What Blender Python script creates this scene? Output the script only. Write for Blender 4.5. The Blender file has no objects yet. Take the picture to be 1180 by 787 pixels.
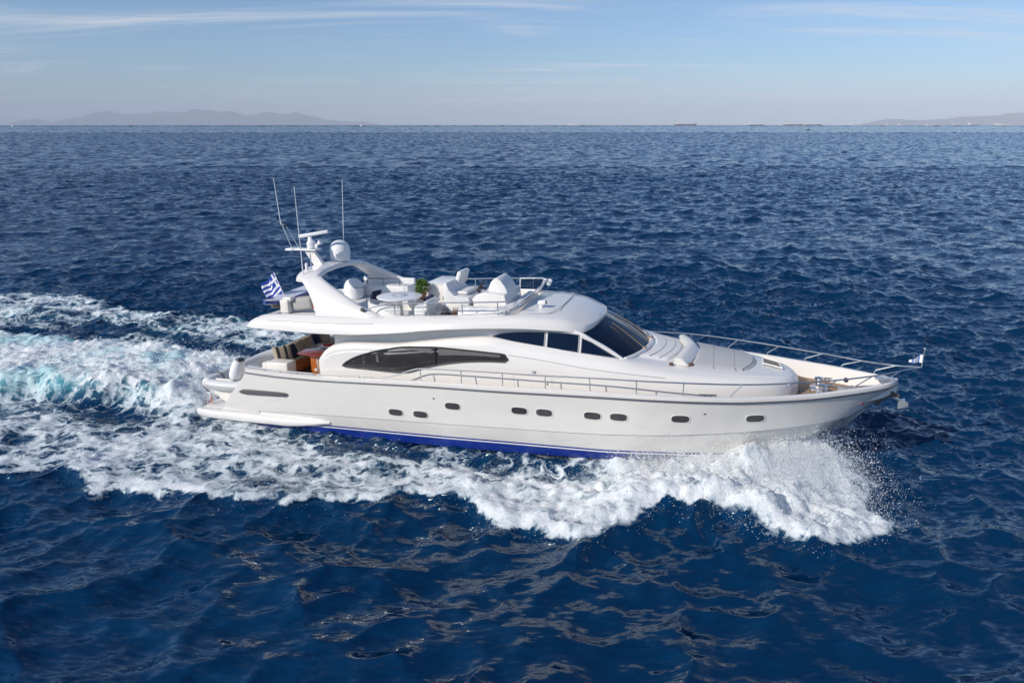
import bpy, bmesh, math, random
import numpy as np
from mathutils import Vector, Matrix, Euler

random.seed(7)
rng = np.random.default_rng(11)
C = bpy.context.scene
COL = C.collection
R = math.radians

# ------------------------------------------------------------------ camera
cam_d = bpy.data.cameras.new('camera')
cam = bpy.data.objects.new('camera', cam_d)
COL.objects.link(cam)
cam.location = (0, 0, 10.297)
cam.rotation_euler = (R(90 - 17.62), 0, 0)
cam_d.sensor_width = 36.0
cam_d.lens = 24.007
cam_d.clip_start = 0.2
cam_d.clip_end = 120000
C.camera = cam

# ------------------------------------------------------------------ sky and sun
SUN_EL = 31.0
SUN_AZ = math.degrees(math.atan2(-0.82, -0.57))          # compass style: x = sin, y = cos
world = bpy.data.worlds.new('World')
C.world = world
world.use_nodes = True
wn, wl = world.node_tree.nodes, world.node_tree.links
wn.clear()
wout = wn.new('ShaderNodeOutputWorld')
wbg = wn.new('ShaderNodeBackground')
sky = wn.new('ShaderNodeTexSky')
sky.sky_type = 'NISHITA'
sky.sun_disc = False
sky.sun_elevation = R(SUN_EL)
sky.sun_rotation = R(SUN_AZ % 360)
sky.air_density = 1.0
sky.dust_density = 0.4
sky.ozone_density = 4.0
wbg.inputs['Strength'].default_value = 0.112
# thin cirrus: noise on a plane high overhead
tc = wn.new('ShaderNodeTexCoord')
sep = wn.new('ShaderNodeSeparateXYZ')
wl.new(tc.outputs['Generated'], sep.inputs[0])


def wmath(op, a, b=None, c=None, clamp=False):
    n = wn.new('ShaderNodeMath'); n.operation = op; n.use_clamp = clamp
    for i, v in enumerate((a, b, c)):
        if v is None:
            continue
        if isinstance(v, (int, float)):
            n.inputs[i].default_value = v
        else:
            wl.new(v, n.inputs[i])
    return n.outputs[0]


zc = wmath('ADD', wmath('MAXIMUM', sep.outputs['Z'], 0.0), 0.06)
px = wmath('DIVIDE', sep.outputs['X'], zc)
py = wmath('DIVIDE', sep.outputs['Y'], zc)
cmb = wn.new('ShaderNodeCombineXYZ')
wl.new(px, cmb.inputs[0]); wl.new(py, cmb.inputs[1])


def wnoise(scale, detail, rough, rot, sx, sy, loc=(0, 0, 0), dist=0.6):
    mp = wn.new('ShaderNodeMapping')
    mp.inputs['Rotation'].default_value = (0, 0, R(rot))
    mp.inputs['Scale'].default_value = (sx, sy, 1)
    mp.inputs['Location'].default_value = loc
    wl.new(cmb.outputs[0], mp.inputs['Vector'])
    n = wn.new('ShaderNodeTexNoise')
    n.inputs['Scale'].default_value = scale
    n.inputs['Detail'].default_value = detail
    n.inputs['Roughness'].default_value = rough
    n.inputs['Distortion'].default_value = dist
    wl.new(mp.outputs[0], n.inputs['Vector'])
    return n.outputs['Fac']


def wramp(x, lo, hi):
    n = wn.new('ShaderNodeMapRange'); n.clamp = True; n.interpolation_type = 'SMOOTHSTEP'
    n.inputs['From Min'].default_value = lo; n.inputs['From Max'].default_value = hi
    wl.new(x, n.inputs['Value'])
    return n.outputs[0]


streak = wramp(wnoise(0.8, 9, 0.68, 52, 0.30, 1.3, (3.1, 1.7, 0), 1.6), 0.44, 0.76)
patch = wramp(wnoise(0.42, 3, 0.5, 40, 0.7, 1.0, (2.3, 6.1, 0)), 0.38, 0.62)
cl = wmath('MULTIPLY', wmath('MULTIPLY', streak, patch), 1.0)
wmix = wn.new('ShaderNodeMix'); wmix.data_type = 'RGBA'
wl.new(cl, wmix.inputs['Factor'])
stint = wn.new('ShaderNodeMix'); stint.data_type = 'RGBA'; stint.blend_type = 'MULTIPLY'
stint.inputs['Factor'].default_value = 1.0
stint.inputs['B'].default_value = (0.81, 0.93, 1.08, 1)
wl.new(sky.outputs[0], stint.inputs['A'])
wl.new(stint.outputs['Result'], wmix.inputs['A'])
wmix.inputs['B'].default_value = (6.6, 6.9, 7.4, 1)
wl.new(wmix.outputs['Result'], wbg.inputs['Color'])
wl.new(wbg.outputs[0], wout.inputs['Surface'])

sun_d = bpy.data.lights.new('sun', 'SUN')
sun_d.energy = 4.0
sun_d.angle = R(0.55)
sun_d.color = (1.0, 0.925, 0.82)
sun = bpy.data.objects.new('sun', sun_d)
COL.objects.link(sun)
sd = Vector((math.sin(R(SUN_AZ)) * math.cos(R(SUN_EL)), math.cos(R(SUN_AZ)) * math.cos(R(SUN_EL)), math.sin(R(SUN_EL))))
sun.rotation_euler = sd.to_track_quat('Z', 'Y').to_euler()
sun.location = (-40, -20, 60)

C.view_settings.view_transform = 'Standard'
C.view_settings.look = 'None'
C.view_settings.exposure = 0.0
C.view_settings.gamma = 1.0
C.view_settings.use_curve_mapping = False
C.render.engine = 'CYCLES'
C.cycles.use_denoising = True
C.cycles.max_bounces = 10
C.cycles.diffuse_bounces = 6
C.cycles.transparent_max_bounces = 24
C.cycles.volume_bounces = 6
C.cycles.sample_clamp_direct = 2.0


# ------------------------------------------------------------------ helpers
def mat(name, base, rough=0.4, metal=0.0, var=0.04, vscale=3.0, bump=0.0, bscale=40.0, coat=0.0, ior=1.5, spec=0.5):
    m = bpy.data.materials.new(name)
    m.use_nodes = True
    nt = m.node_tree
    b = nt.nodes['Principled BSDF']
    b.inputs['Roughness'].default_value = rough
    b.inputs['Metallic'].default_value = metal
    b.inputs['IOR'].default_value = ior
    b.inputs['Specular IOR Level'].default_value = spec
    b.inputs['Coat Weight'].default_value = coat
    b.inputs['Coat Roughness'].default_value = 0.08
    t = nt.nodes.new('ShaderNodeTexCoord')
    n = nt.nodes.new('ShaderNodeTexNoise')
    n.inputs['Scale'].default_value = vscale
    n.inputs['Detail'].default_value = 5
    nt.links.new(t.outputs['Object'], n.inputs['Vector'])
    mx = nt.nodes.new('ShaderNodeMix'); mx.data_type = 'RGBA'
    lo = [max(0, c * (1 - var)) for c in base]
    hi = [min(0.95, c * (1 + var)) for c in base]
    mx.inputs['A'].default_value = (*lo, 1)
    mx.inputs['B'].default_value = (*hi, 1)
    nt.links.new(n.outputs['Fac'], mx.inputs['Factor'])
    nt.links.new(mx.outputs['Result'], b.inputs['Base Color'])
    if bump > 0:
        n2 = nt.nodes.new('ShaderNodeTexNoise')
        n2.inputs['Scale'].default_value = bscale
        n2.inputs['Detail'].default_value = 4
        nt.links.new(t.outputs['Object'], n2.inputs['Vector'])
        bp = nt.nodes.new('ShaderNodeBump')
        bp.inputs['Strength'].default_value = bump
        bp.inputs['Distance'].default_value = 0.02
        nt.links.new(n2.outputs['Fac'], bp.inputs['Height'])
        nt.links.new(bp.outputs[0], b.inputs['Normal'])
    return m


M = {}
M['gel'] = mat('white_gelcoat', (0.79, 0.765, 0.73), 0.28, var=0.02, vscale=0.8, coat=0.35)
M['hull'] = mat('warm_white_hull_paint', (0.735, 0.705, 0.66), 0.12, var=0.015, vscale=0.6, coat=1.0)
M['gel2'] = mat('cream_gelcoat', (0.78, 0.755, 0.70), 0.35, var=0.02, vscale=1.0, coat=0.2)
M['deckwhite'] = mat('nonslip_deck', (0.74, 0.74, 0.73), 0.6, var=0.03, vscale=6, bump=0.1, bscale=120)
M['blue'] = mat('blue_antifouling', (0.006, 0.028, 0.23), 0.3, var=0.15, vscale=2, coat=0.3)
M['navy'] = mat('navy_cloth', (0.012, 0.02, 0.06), 0.8, var=0.1)
M['glass'] = mat('dark_tinted_glass', (0.003, 0.010, 0.030), 0.03, var=0.2, vscale=0.6, spec=0.26)
M['glass2'] = mat('grey_tinted_glass', (0.045, 0.045, 0.047), 0.05, var=0.25, vscale=0.9, spec=0.6)
M['steel'] = mat('stainless_steel', (0.80, 0.79, 0.77), 0.34, 1.0, var=0.06)
M['rail'] = mat('rub_rail_steel', (0.22, 0.23, 0.25), 0.35, 0.7, var=0.1)
M['teak'] = mat('teak_deck', (0.33, 0.215, 0.13), 0.65, var=0.2, vscale=5)
M['wood'] = mat('varnished_wood', (0.42, 0.12, 0.022), 0.2, var=0.3, vscale=4, coat=0.6)
M['redwood'] = mat('red_varnished_wood', (0.23, 0.045, 0.035), 0.2, var=0.25, vscale=5, coat=0.5)
M['beige'] = mat('beige_upholstery', (0.42, 0.35, 0.26), 0.85, var=0.08, bump=0.25, bscale=60)
M['white_vinyl'] = mat('white_upholstery', (0.77, 0.76, 0.74), 0.55, var=0.04, bump=0.12, bscale=14)
M['pad'] = mat('grey_white_sunpad', (0.52, 0.515, 0.50), 0.75, var=0.03, bump=0.15, bscale=25)
M['padline'] = mat('sunpad_seam', (0.36, 0.36, 0.37), 0.8)
M['sheen'] = mat('painted_window_sheen', (0.42, 0.41, 0.39), 0.8)  # pale tone for the lighter, reflecting patches painted into the saloon windows
M['cabin'] = mat('unlit_cabin_tone', (0.085, 0.08, 0.078), 0.8, var=0.5, vscale=2.5)
M['paleblue'] = mat('pale_blue_bunting', (0.16, 0.24, 0.55), 0.85)
M['grey'] = mat('light_grey_plastic', (0.42, 0.42, 0.43), 0.5)
M['dark'] = mat('dark_rubber', (0.03, 0.03, 0.032), 0.6)
M['black'] = mat('black_plastic', (0.015, 0.015, 0.017), 0.4)
M['brown'] = mat('brown_leather', (0.10, 0.055, 0.04), 0.7)
M['tube'] = mat('hypalon_tube', (0.66, 0.66, 0.66), 0.5, var=0.05)
M['white'] = mat('white_plastic', (0.82, 0.82, 0.82), 0.32, var=0.02, coat=0.2)
M['red'] = mat('red_fabric', (0.45, 0.02, 0.025), 0.7)
M['orange'] = mat('orange_strap', (0.65, 0.12, 0.03), 0.7)
M['terracotta'] = mat('terracotta_clay', (0.42, 0.17, 0.08), 0.8, var=0.15)
M['leaf'] = mat('green_leaves', (0.085, 0.16, 0.02), 0.55, var=0.5, vscale=20)
M['tan'] = mat('tan_glass', (0.25, 0.21, 0.13), 0.45, spec=0.2)
M['cover'] = mat('canvas_cover', (0.40, 0.385, 0.37), 0.9, var=0.12, bump=0.3, bscale=12)
M['padblue'] = mat('blue_board_edge', (0.035, 0.06, 0.30), 0.4)
M['lilac'] = mat('white_board_deck', (0.62, 0.64, 0.72), 0.4, var=0.05)
M['shiphull'] = mat('ship_hull_red', (0.22, 0.07, 0.055), 0.7)
M['grille'] = mat('grille_brown_grey', (0.10, 0.092, 0.088), 0.5, .2)
M['wiper'] = mat('wiper_bronze', (0.42, 0.30, 0.20), 0.35, .6)
M['shipdark'] = mat('ship_hull_dark', (0.05, 0.055, 0.065), 0.7)


def link(ob, parent=None):
    COL.objects.link(ob)
    if parent is not None:
        ob.parent = parent
    return ob


def mesh_np(name, V, F, mats, parent=None, smooth=True, midx=None, sharp=None):
    """V: (n,3), F: list of index tuples or (m,4) array."""
    me = bpy.data.meshes.new(name)
    V = np.asarray(V, dtype=np.float32)
    if isinstance(F, np.ndarray):
        nf, k = F.shape
        me.vertices.add(len(V)); me.vertices.foreach_set('co', V.ravel())
        me.loops.add(nf * k); me.loops.foreach_set('vertex_index', F.astype(np.int32).ravel())
        me.polygons.add(nf)
        me.polygons.foreach_set('loop_start', np.arange(nf, dtype=np.int32) * k)
        me.update(calc_edges=True)
    else:
        me.from_pydata(V.tolist(), [], [tuple(int(i) for i in f) for f in F])
        me.update()
    if not isinstance(mats, (list, tuple)):
        mats = [mats]
    for m in mats:
        me.materials.append(m)
    if midx is not None:
        me.polygons.foreach_set('material_index', np.asarray(midx, dtype=np.int32))
    me.polygons.foreach_set('use_smooth', np.full(len(me.polygons), smooth, dtype=bool))
    if smooth and sharp:
        me.set_sharp_from_angle(angle=R(sharp))
    return link(bpy.data.objects.new(name, me), parent)


class MB:
    """collects shapes, builds them as one mesh part"""
    def __init__(s):
        s.v, s.f, s.mi = [], [], []

    def add(s, V, F, mi=0):
        o = len(s.v)
        s.v += [tuple(map(float, p)) for p in V]
        s.f += [tuple(int(i) + o for i in f) for f in F]
        s.mi += [mi] * len(F)
        return s

    def bm(s, bm, mi=0):
        bm.verts.index_update()
        s.add([v.co[:] for v in bm.verts], [[v.index for v in f.verts] for f in bm.faces], mi)
        bm.free()
        return s

    def box(s, c, size, bev=0.02, rot=(0, 0, 0), mi=0, seg=2):
        bm = bmesh.new()
        bmesh.ops.create_cube(bm, size=1)
        bmesh.ops.scale(bm, vec=size, verts=bm.verts)
        if bev > 0:
            bmesh.ops.bevel(bm, geom=bm.edges[:], offset=min(bev, min(size) * 0.45), segments=seg, profile=0.5, affect='EDGES')
        bmesh.ops.transform(bm, matrix=Matrix.Translation(c) @ Euler(rot).to_matrix().to_4x4(), verts=bm.verts)
        return s.bm(bm, mi)

    def prism(s, pts, y0, y1, bev=0.0, mi=0, seg=2):
        """outline in XZ extruded from y0 to y1"""
        bm = bmesh.new()
        a = [bm.verts.new((x, y0, z)) for x, z in pts]
        b = [bm.verts.new((x, y1, z)) for x, z in pts]
        n = len(pts)
        bm.faces.new(a); bm.faces.new(b[::-1])
        for i in range(n):
            bm.faces.new((a[i], b[i], b[(i + 1) % n], a[(i + 1) % n]))
        bmesh.ops.recalc_face_normals(bm, faces=bm.faces)
        if bev > 0:
            bmesh.ops.bevel(bm, geom=bm.edges[:], offset=bev, segments=seg, profile=0.5, affect='EDGES')
        return s.bm(bm, mi)

    def plan(s, pts, z0, z1, bev=0.0, mi=0, seg=2):
        """outline in XY extruded from z0 to z1"""
        bm = bmesh.new()
        a = [bm.verts.new((x, y, z0)) for x, y in pts]
        b = [bm.verts.new((x, y, z1)) for x, y in pts]
        n = len(pts)
        bm.faces.new(a); bm.faces.new(b[::-1])
        for i in range(n):
            bm.faces.new((a[i], b[i], b[(i + 1) % n], a[(i + 1) % n]))
        bmesh.ops.recalc_face_normals(bm, faces=bm.faces)
        if bev > 0:
            bmesh.ops.bevel(bm, geom=bm.edges[:], offset=bev, segments=seg, profile=0.5, affect='EDGES')
        return s.bm(bm, mi)

    def tube(s, pts, r, n=8, mi=0, cap=True):
        P = [Vector(p) for p in pts]
        rr = r if isinstance(r, (list, tuple)) else [r] * len(P)
        V, F = [], []
        up = Vector((0.13, 0.31, 0.94)).normalized()
        u = None
        for i, p in enumerate(P):
            t = (P[min(i + 1, len(P) - 1)] - P[max(i - 1, 0)]).normalized()
            if u is None:
                u = up.cross(t)
                if u.length < 1e-3:
                    u = Vector((1, 0, 0)).cross(t)
            u = (u - t * u.dot(t)).normalized()
            w = t.cross(u)
            for k in range(n):
                a = 2 * math.pi * k / n
                V.append(p + (u * math.cos(a) + w * math.sin(a)) * rr[i])
        for i in range(len(P) - 1):
            for k in range(n):
                F.append((i * n + k, i * n + (k + 1) % n, (i + 1) * n + (k + 1) % n, (i + 1) * n + k))
        if cap:
            F.append(tuple(range(n - 1, -1, -1)))
            F.append(tuple((len(P) - 1) * n + k for k in range(n)))
        return s.add(V, F, mi)

    def lathe(s, prof, c=(0, 0, 0), n=24, mi=0, rot=(0, 0, 0), sc=(1, 1, 1)):
        V, F = [], []
        m = Matrix.Translation(c) @ Euler(rot).to_matrix().to_4x4() @ Matrix.Diagonal((*sc, 1))
        for r, z in prof:
            for k in range(n):
                a = 2 * math.pi * k / n
                V.append(m @ Vector((r * math.cos(a), r * math.sin(a), z)))
        for i in range(len(prof) - 1):
            for k in range(n):
                F.append((i * n + k, i * n + (k + 1) % n, (i + 1) * n + (k + 1) % n, (i + 1) * n + k))
        F.append(tuple(range(n - 1, -1, -1)))
        F.append(tuple((len(prof) - 1) * n + k for k in range(n)))
        return s.add(V, F, mi)

    def ball(s, c, r, n=16, mi=0, sc=(1, 1, 1), rot=(0, 0, 0)):
        prof = [(max(1e-3, r * math.sin(math.pi * i / n)), -r * math.cos(math.pi * i / n)) for i in range(n + 1)]
        return s.lathe(prof, c, n * 2, mi, rot, sc)

    def build(s, name, mats, parent=None, smooth=True, sharp=40):
        return mesh_np(name, s.v, s.f, mats, parent, smooth, s.mi, sharp)


def grid_faces(n, m, off=0):
    i, j = np.meshgrid(np.arange(n - 1), np.arange(m - 1), indexing='ij')
    a = i * m + j
    return np.stack([a, a + 1, a + m + 1, a + m], -1).reshape(-1, 4) + off


def pchip(x, xp, fp):
    """monotone cubic interpolation"""
    x = np.asarray(x, float); xp = np.asarray(xp, float); fp = np.asarray(fp, float)
    h = np.diff(xp); d = np.diff(fp) / h
    m = np.zeros_like(fp)
    m[0], m[-1] = d[0], d[-1]
    for i in range(1, len(fp) - 1):
        if d[i - 1] * d[i] > 0:
            w1, w2 = 2 * h[i] + h[i - 1], h[i] + 2 * h[i - 1]
            m[i] = (w1 + w2) / (w1 / d[i - 1] + w2 / d[i])
    x = np.clip(x, xp[0], xp[-1])
    i = np.clip(np.searchsorted(xp, x) - 1, 0, len(xp) - 2)
    t = (x - xp[i]) / h[i]
    return ((1 + 2 * t) * (1 - t) ** 2 * fp[i] + t * (1 - t) ** 2 * h[i] * m[i] + t * t * (3 - 2 * t) * fp[i + 1] + t * t * (t - 1) * h[i] * m[i + 1])


def sstep(a, b, x):
    t = np.clip((x - a) / (b - a), 0, 1)
    return t * t * (3 - 2 * t)


def _hash(ix, iy, seed):
    h = (ix.astype(np.int64) * 374761393 + iy.astype(np.int64) * 668265263 + seed * 974634777) & 0xffffffff
    h = ((h ^ (h >> 13)) * 1274126177) & 0xffffffff
    return ((h ^ (h >> 16)) & 0xffff) / 65535.0


def noise2(x, y, seed=0):
    ix, iy = np.floor(x), np.floor(y)
    fx, fy = x - ix, y - iy
    ux, uy = fx * fx * fx * (fx * (fx * 6 - 15) + 10), fy * fy * fy * (fy * (fy * 6 - 15) + 10)

    def g(dx, dy):
        a = _hash(ix + dx, iy + dy, seed) * 2 * np.pi
        return np.cos(a) * (fx - dx) + np.sin(a) * (fy - dy)
    return 1.5 * ((g(0, 0) * (1 - ux) + g(1, 0) * ux) * (1 - uy) + (g(0, 1) * (1 - ux) + g(1, 1) * ux) * uy)


def fbm(x, y, oct=4, seed=0, gain=0.5):
    s, a, t = 0, 1.0, 0
    for o in range(oct):
        s = s + a * noise2(x * 2 ** o + o * 17.3, y * 2 ** o - o * 9.1, seed + o)
        t += a; a *= gain
    return s / t


def billow(x, y, oct=4, seed=0, gain=0.5):
    s, a, t = 0, 1.0, 0
    for o in range(oct):
        s = s + a * np.abs(noise2(x * 2 ** o + o * 7.7, y * 2 ** o + o * 3.3, seed + o))
        t += a; a *= gain
    return s / t


# ------------------------------------------------------------------ the yacht's frame (x forward, y port, z up)
HEEL, TRIM, YAW = -0.0396, 0.0266, -0.2829
YM = Matrix.Translation((-10.7105, 25.6625, -0.2925)) @ Euler((HEEL, -TRIM, YAW)).to_matrix().to_4x4()
YMn = np.array(YM)


def to_world(P):
    P = np.asarray(P, float)
    return P @ YMn[:3, :3].T + YMn[:3, 3]


FW = np.array([math.cos(YAW), math.sin(YAW)])
PT = np.array([-math.sin(YAW), math.cos(YAW)])


def boat_xy(x, y):
    dx, dy = x + 10.7105, y - 25.6625
    return dx * FW[0] + dy * FW[1], dx * PT[0] + dy * PT[1]


# ------------------------------------------------------------------ SETTING: sea
N, DX = 2048, 0.075


def wave_tile(dx, lams, kmin, hrms, seed):
    """tileable wind sea (FFT), one displacement field for each short-wave cut-off"""
    r_ = np.random.default_rng(seed)
    k1 = 2 * np.pi * np.fft.fftfreq(N, dx)
    kx, ky = np.meshgrid(k1, k1, indexing='ij')
    k = np.hypot(kx, ky); k[0, 0] = 1
    kp = 2 * np.pi / 5.6
    wd = np.array([0.30, -0.954])
    ct = (kx * wd[0] + ky * wd[1]) / k
    P = np.exp(-1.0 * (kp / k) ** 2) / k ** 3.2 * (0.16 + 0.84 * ct ** 2)
    P = P * np.where(ct < 0, 0.25, 1.0) * np.exp(-(k * 0.03) ** 2)
    P[0, 0] = 0
    Hk = np.fft.fft2(r_.standard_normal((N, N))) * np.sqrt(P)
    h = np.fft.ifft2(Hk).real
    full = P.sum()
    sc = hrms / h.std()
    out = []
    for lam, amp in lams:
        f = np.ones_like(k) if lam == 0 else np.exp(-(k * lam / (2 * np.pi) * 0.8) ** 4)
        A = Hk * f * sc * amp
        out.append(np.stack([np.fft.ifft2(1j * kx / k * A).real * 1.2, np.fft.ifft2(1j * ky / k * A).real * 1.2, np.fft.ifft2(A).real], -1).astype(np.float32))
    return out


WF = wave_tile(DX, [(0, 1), (0.75, 1.12)], 0, 0.095, 5) + wave_tile(0.75, [(2.2, 1.9), (6.5, 9.0)], 0, 0.095, 6)


def poly_sd(x, y, poly):
    """signed distance, positive inside"""
    P = np.asarray(poly, float)
    d2 = np.full(x.shape, 1e9); ins = np.zeros(x.shape, bool)
    for i in range(len(P)):
        a, b = P[i], P[(i + 1) % len(P)]
        ex, ey = b - a
        wx, wy = x - a[0], y - a[1]
        t = np.clip((wx * ex + wy * ey) / (ex * ex + ey * ey + 1e-12), 0, 1)
        d2 = np.minimum(d2, (wx - ex * t) ** 2 + (wy - ey * t) ** 2)
        c = (a[1] > y) != (b[1] > y)
        xi = ex * (y - a[1]) / (ey if abs(ey) > 1e-12 else 1e-12) + a[0]
        ins ^= c & (x < xi)
    return np.where(ins, 1, -1) * np.sqrt(d2)


# outline of the white water thrown out on the near side
NEAR_FOAM = [(-60, 19.0), (-28, 18.4), (-15.6, 18.5), (-14.8, 18.9), (-13.8, 18.8), (-12.6, 18.0), (-12.1, 17.5), (-11.0, 17.8), (-10.1, 17.5), (-8.9, 17.2),
             (-7.9, 16.7), (-7.1, 17.0), (-6.2, 16.5), (-5.4, 16.8), (-4.0, 16.8), (-3.2, 17.2), (-1.8, 17.5), (-1.3, 17.1), (-0.8, 16.3),
             (0.6, 15.6), (1.1, 15.1), (1.7, 14.8), (2.5, 15.6), (3.2, 15.6), (4.1, 16.3), (4.9, 16.0), (5.9, 15.6), (6.6, 15.2), (8.0, 14.8),
             (9.5, 15.3), (10.6, 15.7), (9.7, 16.5), (10.2, 17.2), (11.2, 18.0), (10.3, 18.5), (10.8, 19.3), (9.4, 19.8), (8.2, 20.3), (3.0, 21.6), (-1.6, 22.6), (-6.4, 23.6), (-11.5, 24.2), (-14.5, 25.2), (-19, 26.2), (-60, 38)]
FAR_FOAM = [(-90, 62), (-44, 45), (-32.4, 42.1), (-29.4, 42.6), (-24.8, 40.3), (-20.8, 37.6), (-17.1, 37.0), (-14.2, 35.8), (-9, 34.0), (-3, 31.5), (0, 29.6), (-3, 29.0),
            (-9, 30.2), (-13.5, 31.2), (-16, 33.0), (-22, 35.2), (-27, 36.0), (-34, 38), (-90, 55)]


def ship_water(x, y):
    """height added by the yacht, foam amount, aeration; damping of the ambient waves"""
    bx, by = boat_xy(x, y)
    wx = x + 0.5 * fbm(x * 0.7, y * 0.7, 3, 5)
    wy = y + 0.4 * fbm(x * 0.8, y * 0.8, 3, 9)
    sdn = poly_sd(wx, wy, NEAR_FOAM)
    sdf = poly_sd(wx, wy, FAR_FOAM)
    s = -bx                                     # distance behind the stern
    # --- near foam
    big = fbm(x * 0.35, y * 0.5, 3, 21)
    lev = np.interp(bx, [-60, -25, -8, 0, 4, 8, 11, 13.5, 16, 19, 22, 24], [0.45, 0.60, 0.68, 0.70, 0.68, 0.70, 0.80, 0.95, 1.05, 1.05, 1.0, 0.8])
    edge_d = sdn                                # distance in from the rim
    lev = lev + 0.10 * sstep(1.6, 0.1, edge_d) * (bx < 14) + 0.30 * big
    # water sheet beside the hull (no foam right at the topsides amidships)
    hull_gap = np.abs(by) - np.interp(bx, [-1, 0, 8, 14, 17, 20, 22], [2.6, 2.65, 2.75, 2.7, 2.2, 1.2, 0.2])
    lev = lev - 0.40 * sstep(1.5, 0.4, hull_gap) * sstep(2, 6, bx) * sstep(16.0, 14.5, bx)
    lev = lev - 0.30 * sstep(-3.5, -5.0, by) * sstep(-1, -4, bx) * 0
    dark_lane = np.exp(-((by + 2.9 + 0.06 * s) / 0.75) ** 2) * sstep(0.5, 2.0, s) * sstep(15, 6, s)
    lev = lev - 0.38 * dark_lane
    fn = sstep(-0.10, 0.30, sdn) * np.clip(lev, 0, 1)
    # --- far foam
    fl = 0.60 + 0.5 * fbm(x * 0.25 + 0.2 * y, y * 0.45, 3, 31)
    ff = sstep(-0.5, 0.8, sdf) * np.clip(fl, 0.0, 0.92)
    # --- prop wash behind the stern
    lat = by - 0.1
    halfw = np.interp(s, [0, 2, 6, 12, 25, 60], [2.3, 2.5, 2.7, 3.1, 3.8, 5.5])
    core = sstep(1.12, 0.72, np.abs(lat) / halfw + 0.22 * fbm(x * 0.6, y * 0.6, 3, 41)) * sstep(-0.1, 0.5, s)
    fp = core * np.clip(np.interp(s, [0, 10, 16, 30, 60], [1.0, 1.0, 0.80, 0.66, 0.5]) + 0.25 * fbm(x * 0.5, y * 0.5, 3, 43), 0, 1)
    # streaky foam between the plume and the side bands
    between = sstep(0, 3, s) * (np.abs(by) < 12) * np.clip(0.36 + 0.4 * fbm(x * 0.3, y * 0.6, 3, 47), 0, 0.6)
    between = between * sstep(-0.3, 1.5, poly_sd(x, y, [(-90, 60), (-34, 42), (-15, 35), (-10, 31), (-11.5, 23), (-30, 22), (-90, 20)]))
    foam = np.maximum.reduce([fn, ff, fp, between])
    # --- heights
    h = np.zeros_like(x)
    ridge = np.interp(s, [0, 0.6, 2.0, 4.5, 9, 16, 30, 60], [0.0, 0.20, 0.72, 0.85, 0.58, 0.36, 0.22, 0.1])
    bl = billow(x * 0.4, y * 0.4, 6, 51, 0.62)
    h += core * ridge * (0.75 + 1.2 * bl)
    h += core * 0.10 * fbm(x * 2.5, y * 2.5, 3, 55)
    # trough either side of the wash
    h -= 0.12 * np.exp(-((np.abs(by) - halfw - 0.9) / 0.8) ** 2) * sstep(0, 3, s) * sstep(30, 12, s)
    # side waves: lip along the rim of the foam
    rimw = np.exp(-((sdn - 0.55) / 0.55) ** 2) * sstep(-25, -5, bx)
    h += rimw * np.interp(bx, [-25, 0, 10, 16, 20], [0.1, 0.16, 0.2, 0.34, 0.30])
    h += sstep(0.0, 1.0, sdn) * fn * (0.16 * (billow(x * 0.8, y * 0.8, 4, 61) * 2.2 - 0.5)) * np.interp(bx, [-20, 8, 14, 18], [0.8, 0.9, 1.5, 2.2])
    h += np.exp(-((sdf - 1.2) / 1.2) ** 2) * 0.25 * sstep(60, 20, s) + ff * 0.15 * fbm(x * 0.7, y * 0.7, 3, 65)
    # bow wave climbing the hull, falling away outwards
    climb = np.interp(bx, [0, 4, 8, 12, 14.5, 16.5, 18.2, 19.4, 20.4, 21.3, 22.2, 23], [0.05, 0.1, 0.16, 0.20, 0.26, 0.42, 0.95, 1.30, 1.15, 0.62, 0.18, 0])
    fall = np.interp(bx, [0, 14, 17, 19, 21], [0.9, 0.75, 1.2, 1.6, 1.25])
    h += climb * np.where(bx > 15, 0.62 + 1.5 * billow(x * 0.8, y * 0.8, 4, 81, 0.6), 1.0) * np.exp(-np.clip(hull_gap, 0, None) / fall) * (by < 1.0)
    h += 0.55 * np.exp(-((bx - 19.3) / 2.2) ** 2 - ((by - 1.0) / 1.2) ** 2) * (by >= 1.0)
    # hollow between the hull and the thrown water
    h -= 0.20 * np.exp(-((hull_gap - 0.7) / 0.5) ** 2) * sstep(6, 10, bx) * sstep(16.5, 14.5, bx) * (by < 0)
    mound = np.exp(-((bx - 17.8) / 3.2) ** 2 - ((by + 4.1) / 1.5) ** 2)
    h += 0.42 * mound * (0.6 + 1.3 * billow(x * 0.7, y * 0.7, 4, 71) * 1.8)
    fine = foam * (0.10 * fbm(x * 2.2, y * 2.2, 4, 73, 0.65) + 0.075 * (billow(x * 2.8, y * 2.8, 3, 77, 0.7) - 0.3))
    h += fine * np.interp(bx, [0, 12, 16], [0.8, 1.0, 1.8])
    aer = sstep(0.25, 0.7, foam) * np.clip(core * sstep(0.4, 3, s) * 1.2 + 0.10 * fn + 0.35 * ff + 0.35 * between, 0, 1)
    damp = 1 - 0.55 * np.clip(np.maximum(fn, fp), 0, 1)
    return h, foam, aer, damp


def wave_at(X, Y, level):
    if level == 4:                              # far out only the steepness of the chop matters
        return rng.normal(0, 1, X.shape + (1,)).astype(np.float32) * np.array([0, 0, 2.0], np.float32)
    dx = DX if level < 2 else 0.75
    T = WF[level]
    gx, gy = X / dx, Y / dx
    ix, iy = np.floor(gx + 1e-6), np.floor(gy + 1e-6)
    fx, fy = (gx - ix)[..., None].astype(np.float32), (gy - iy)[..., None].astype(np.float32)
    i0, j0 = np.mod(ix.astype(int), N), np.mod(iy.astype(int), N)
    i1, j1 = (i0 + 1) % N, (j0 + 1) % N
    return (T[i0, j0] * (1 - fx) + T[i1, j0] * fx) * (1 - fy) + (T[i0, j1] * (1 - fx) + T[i1, j1] * fx) * fy


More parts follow.
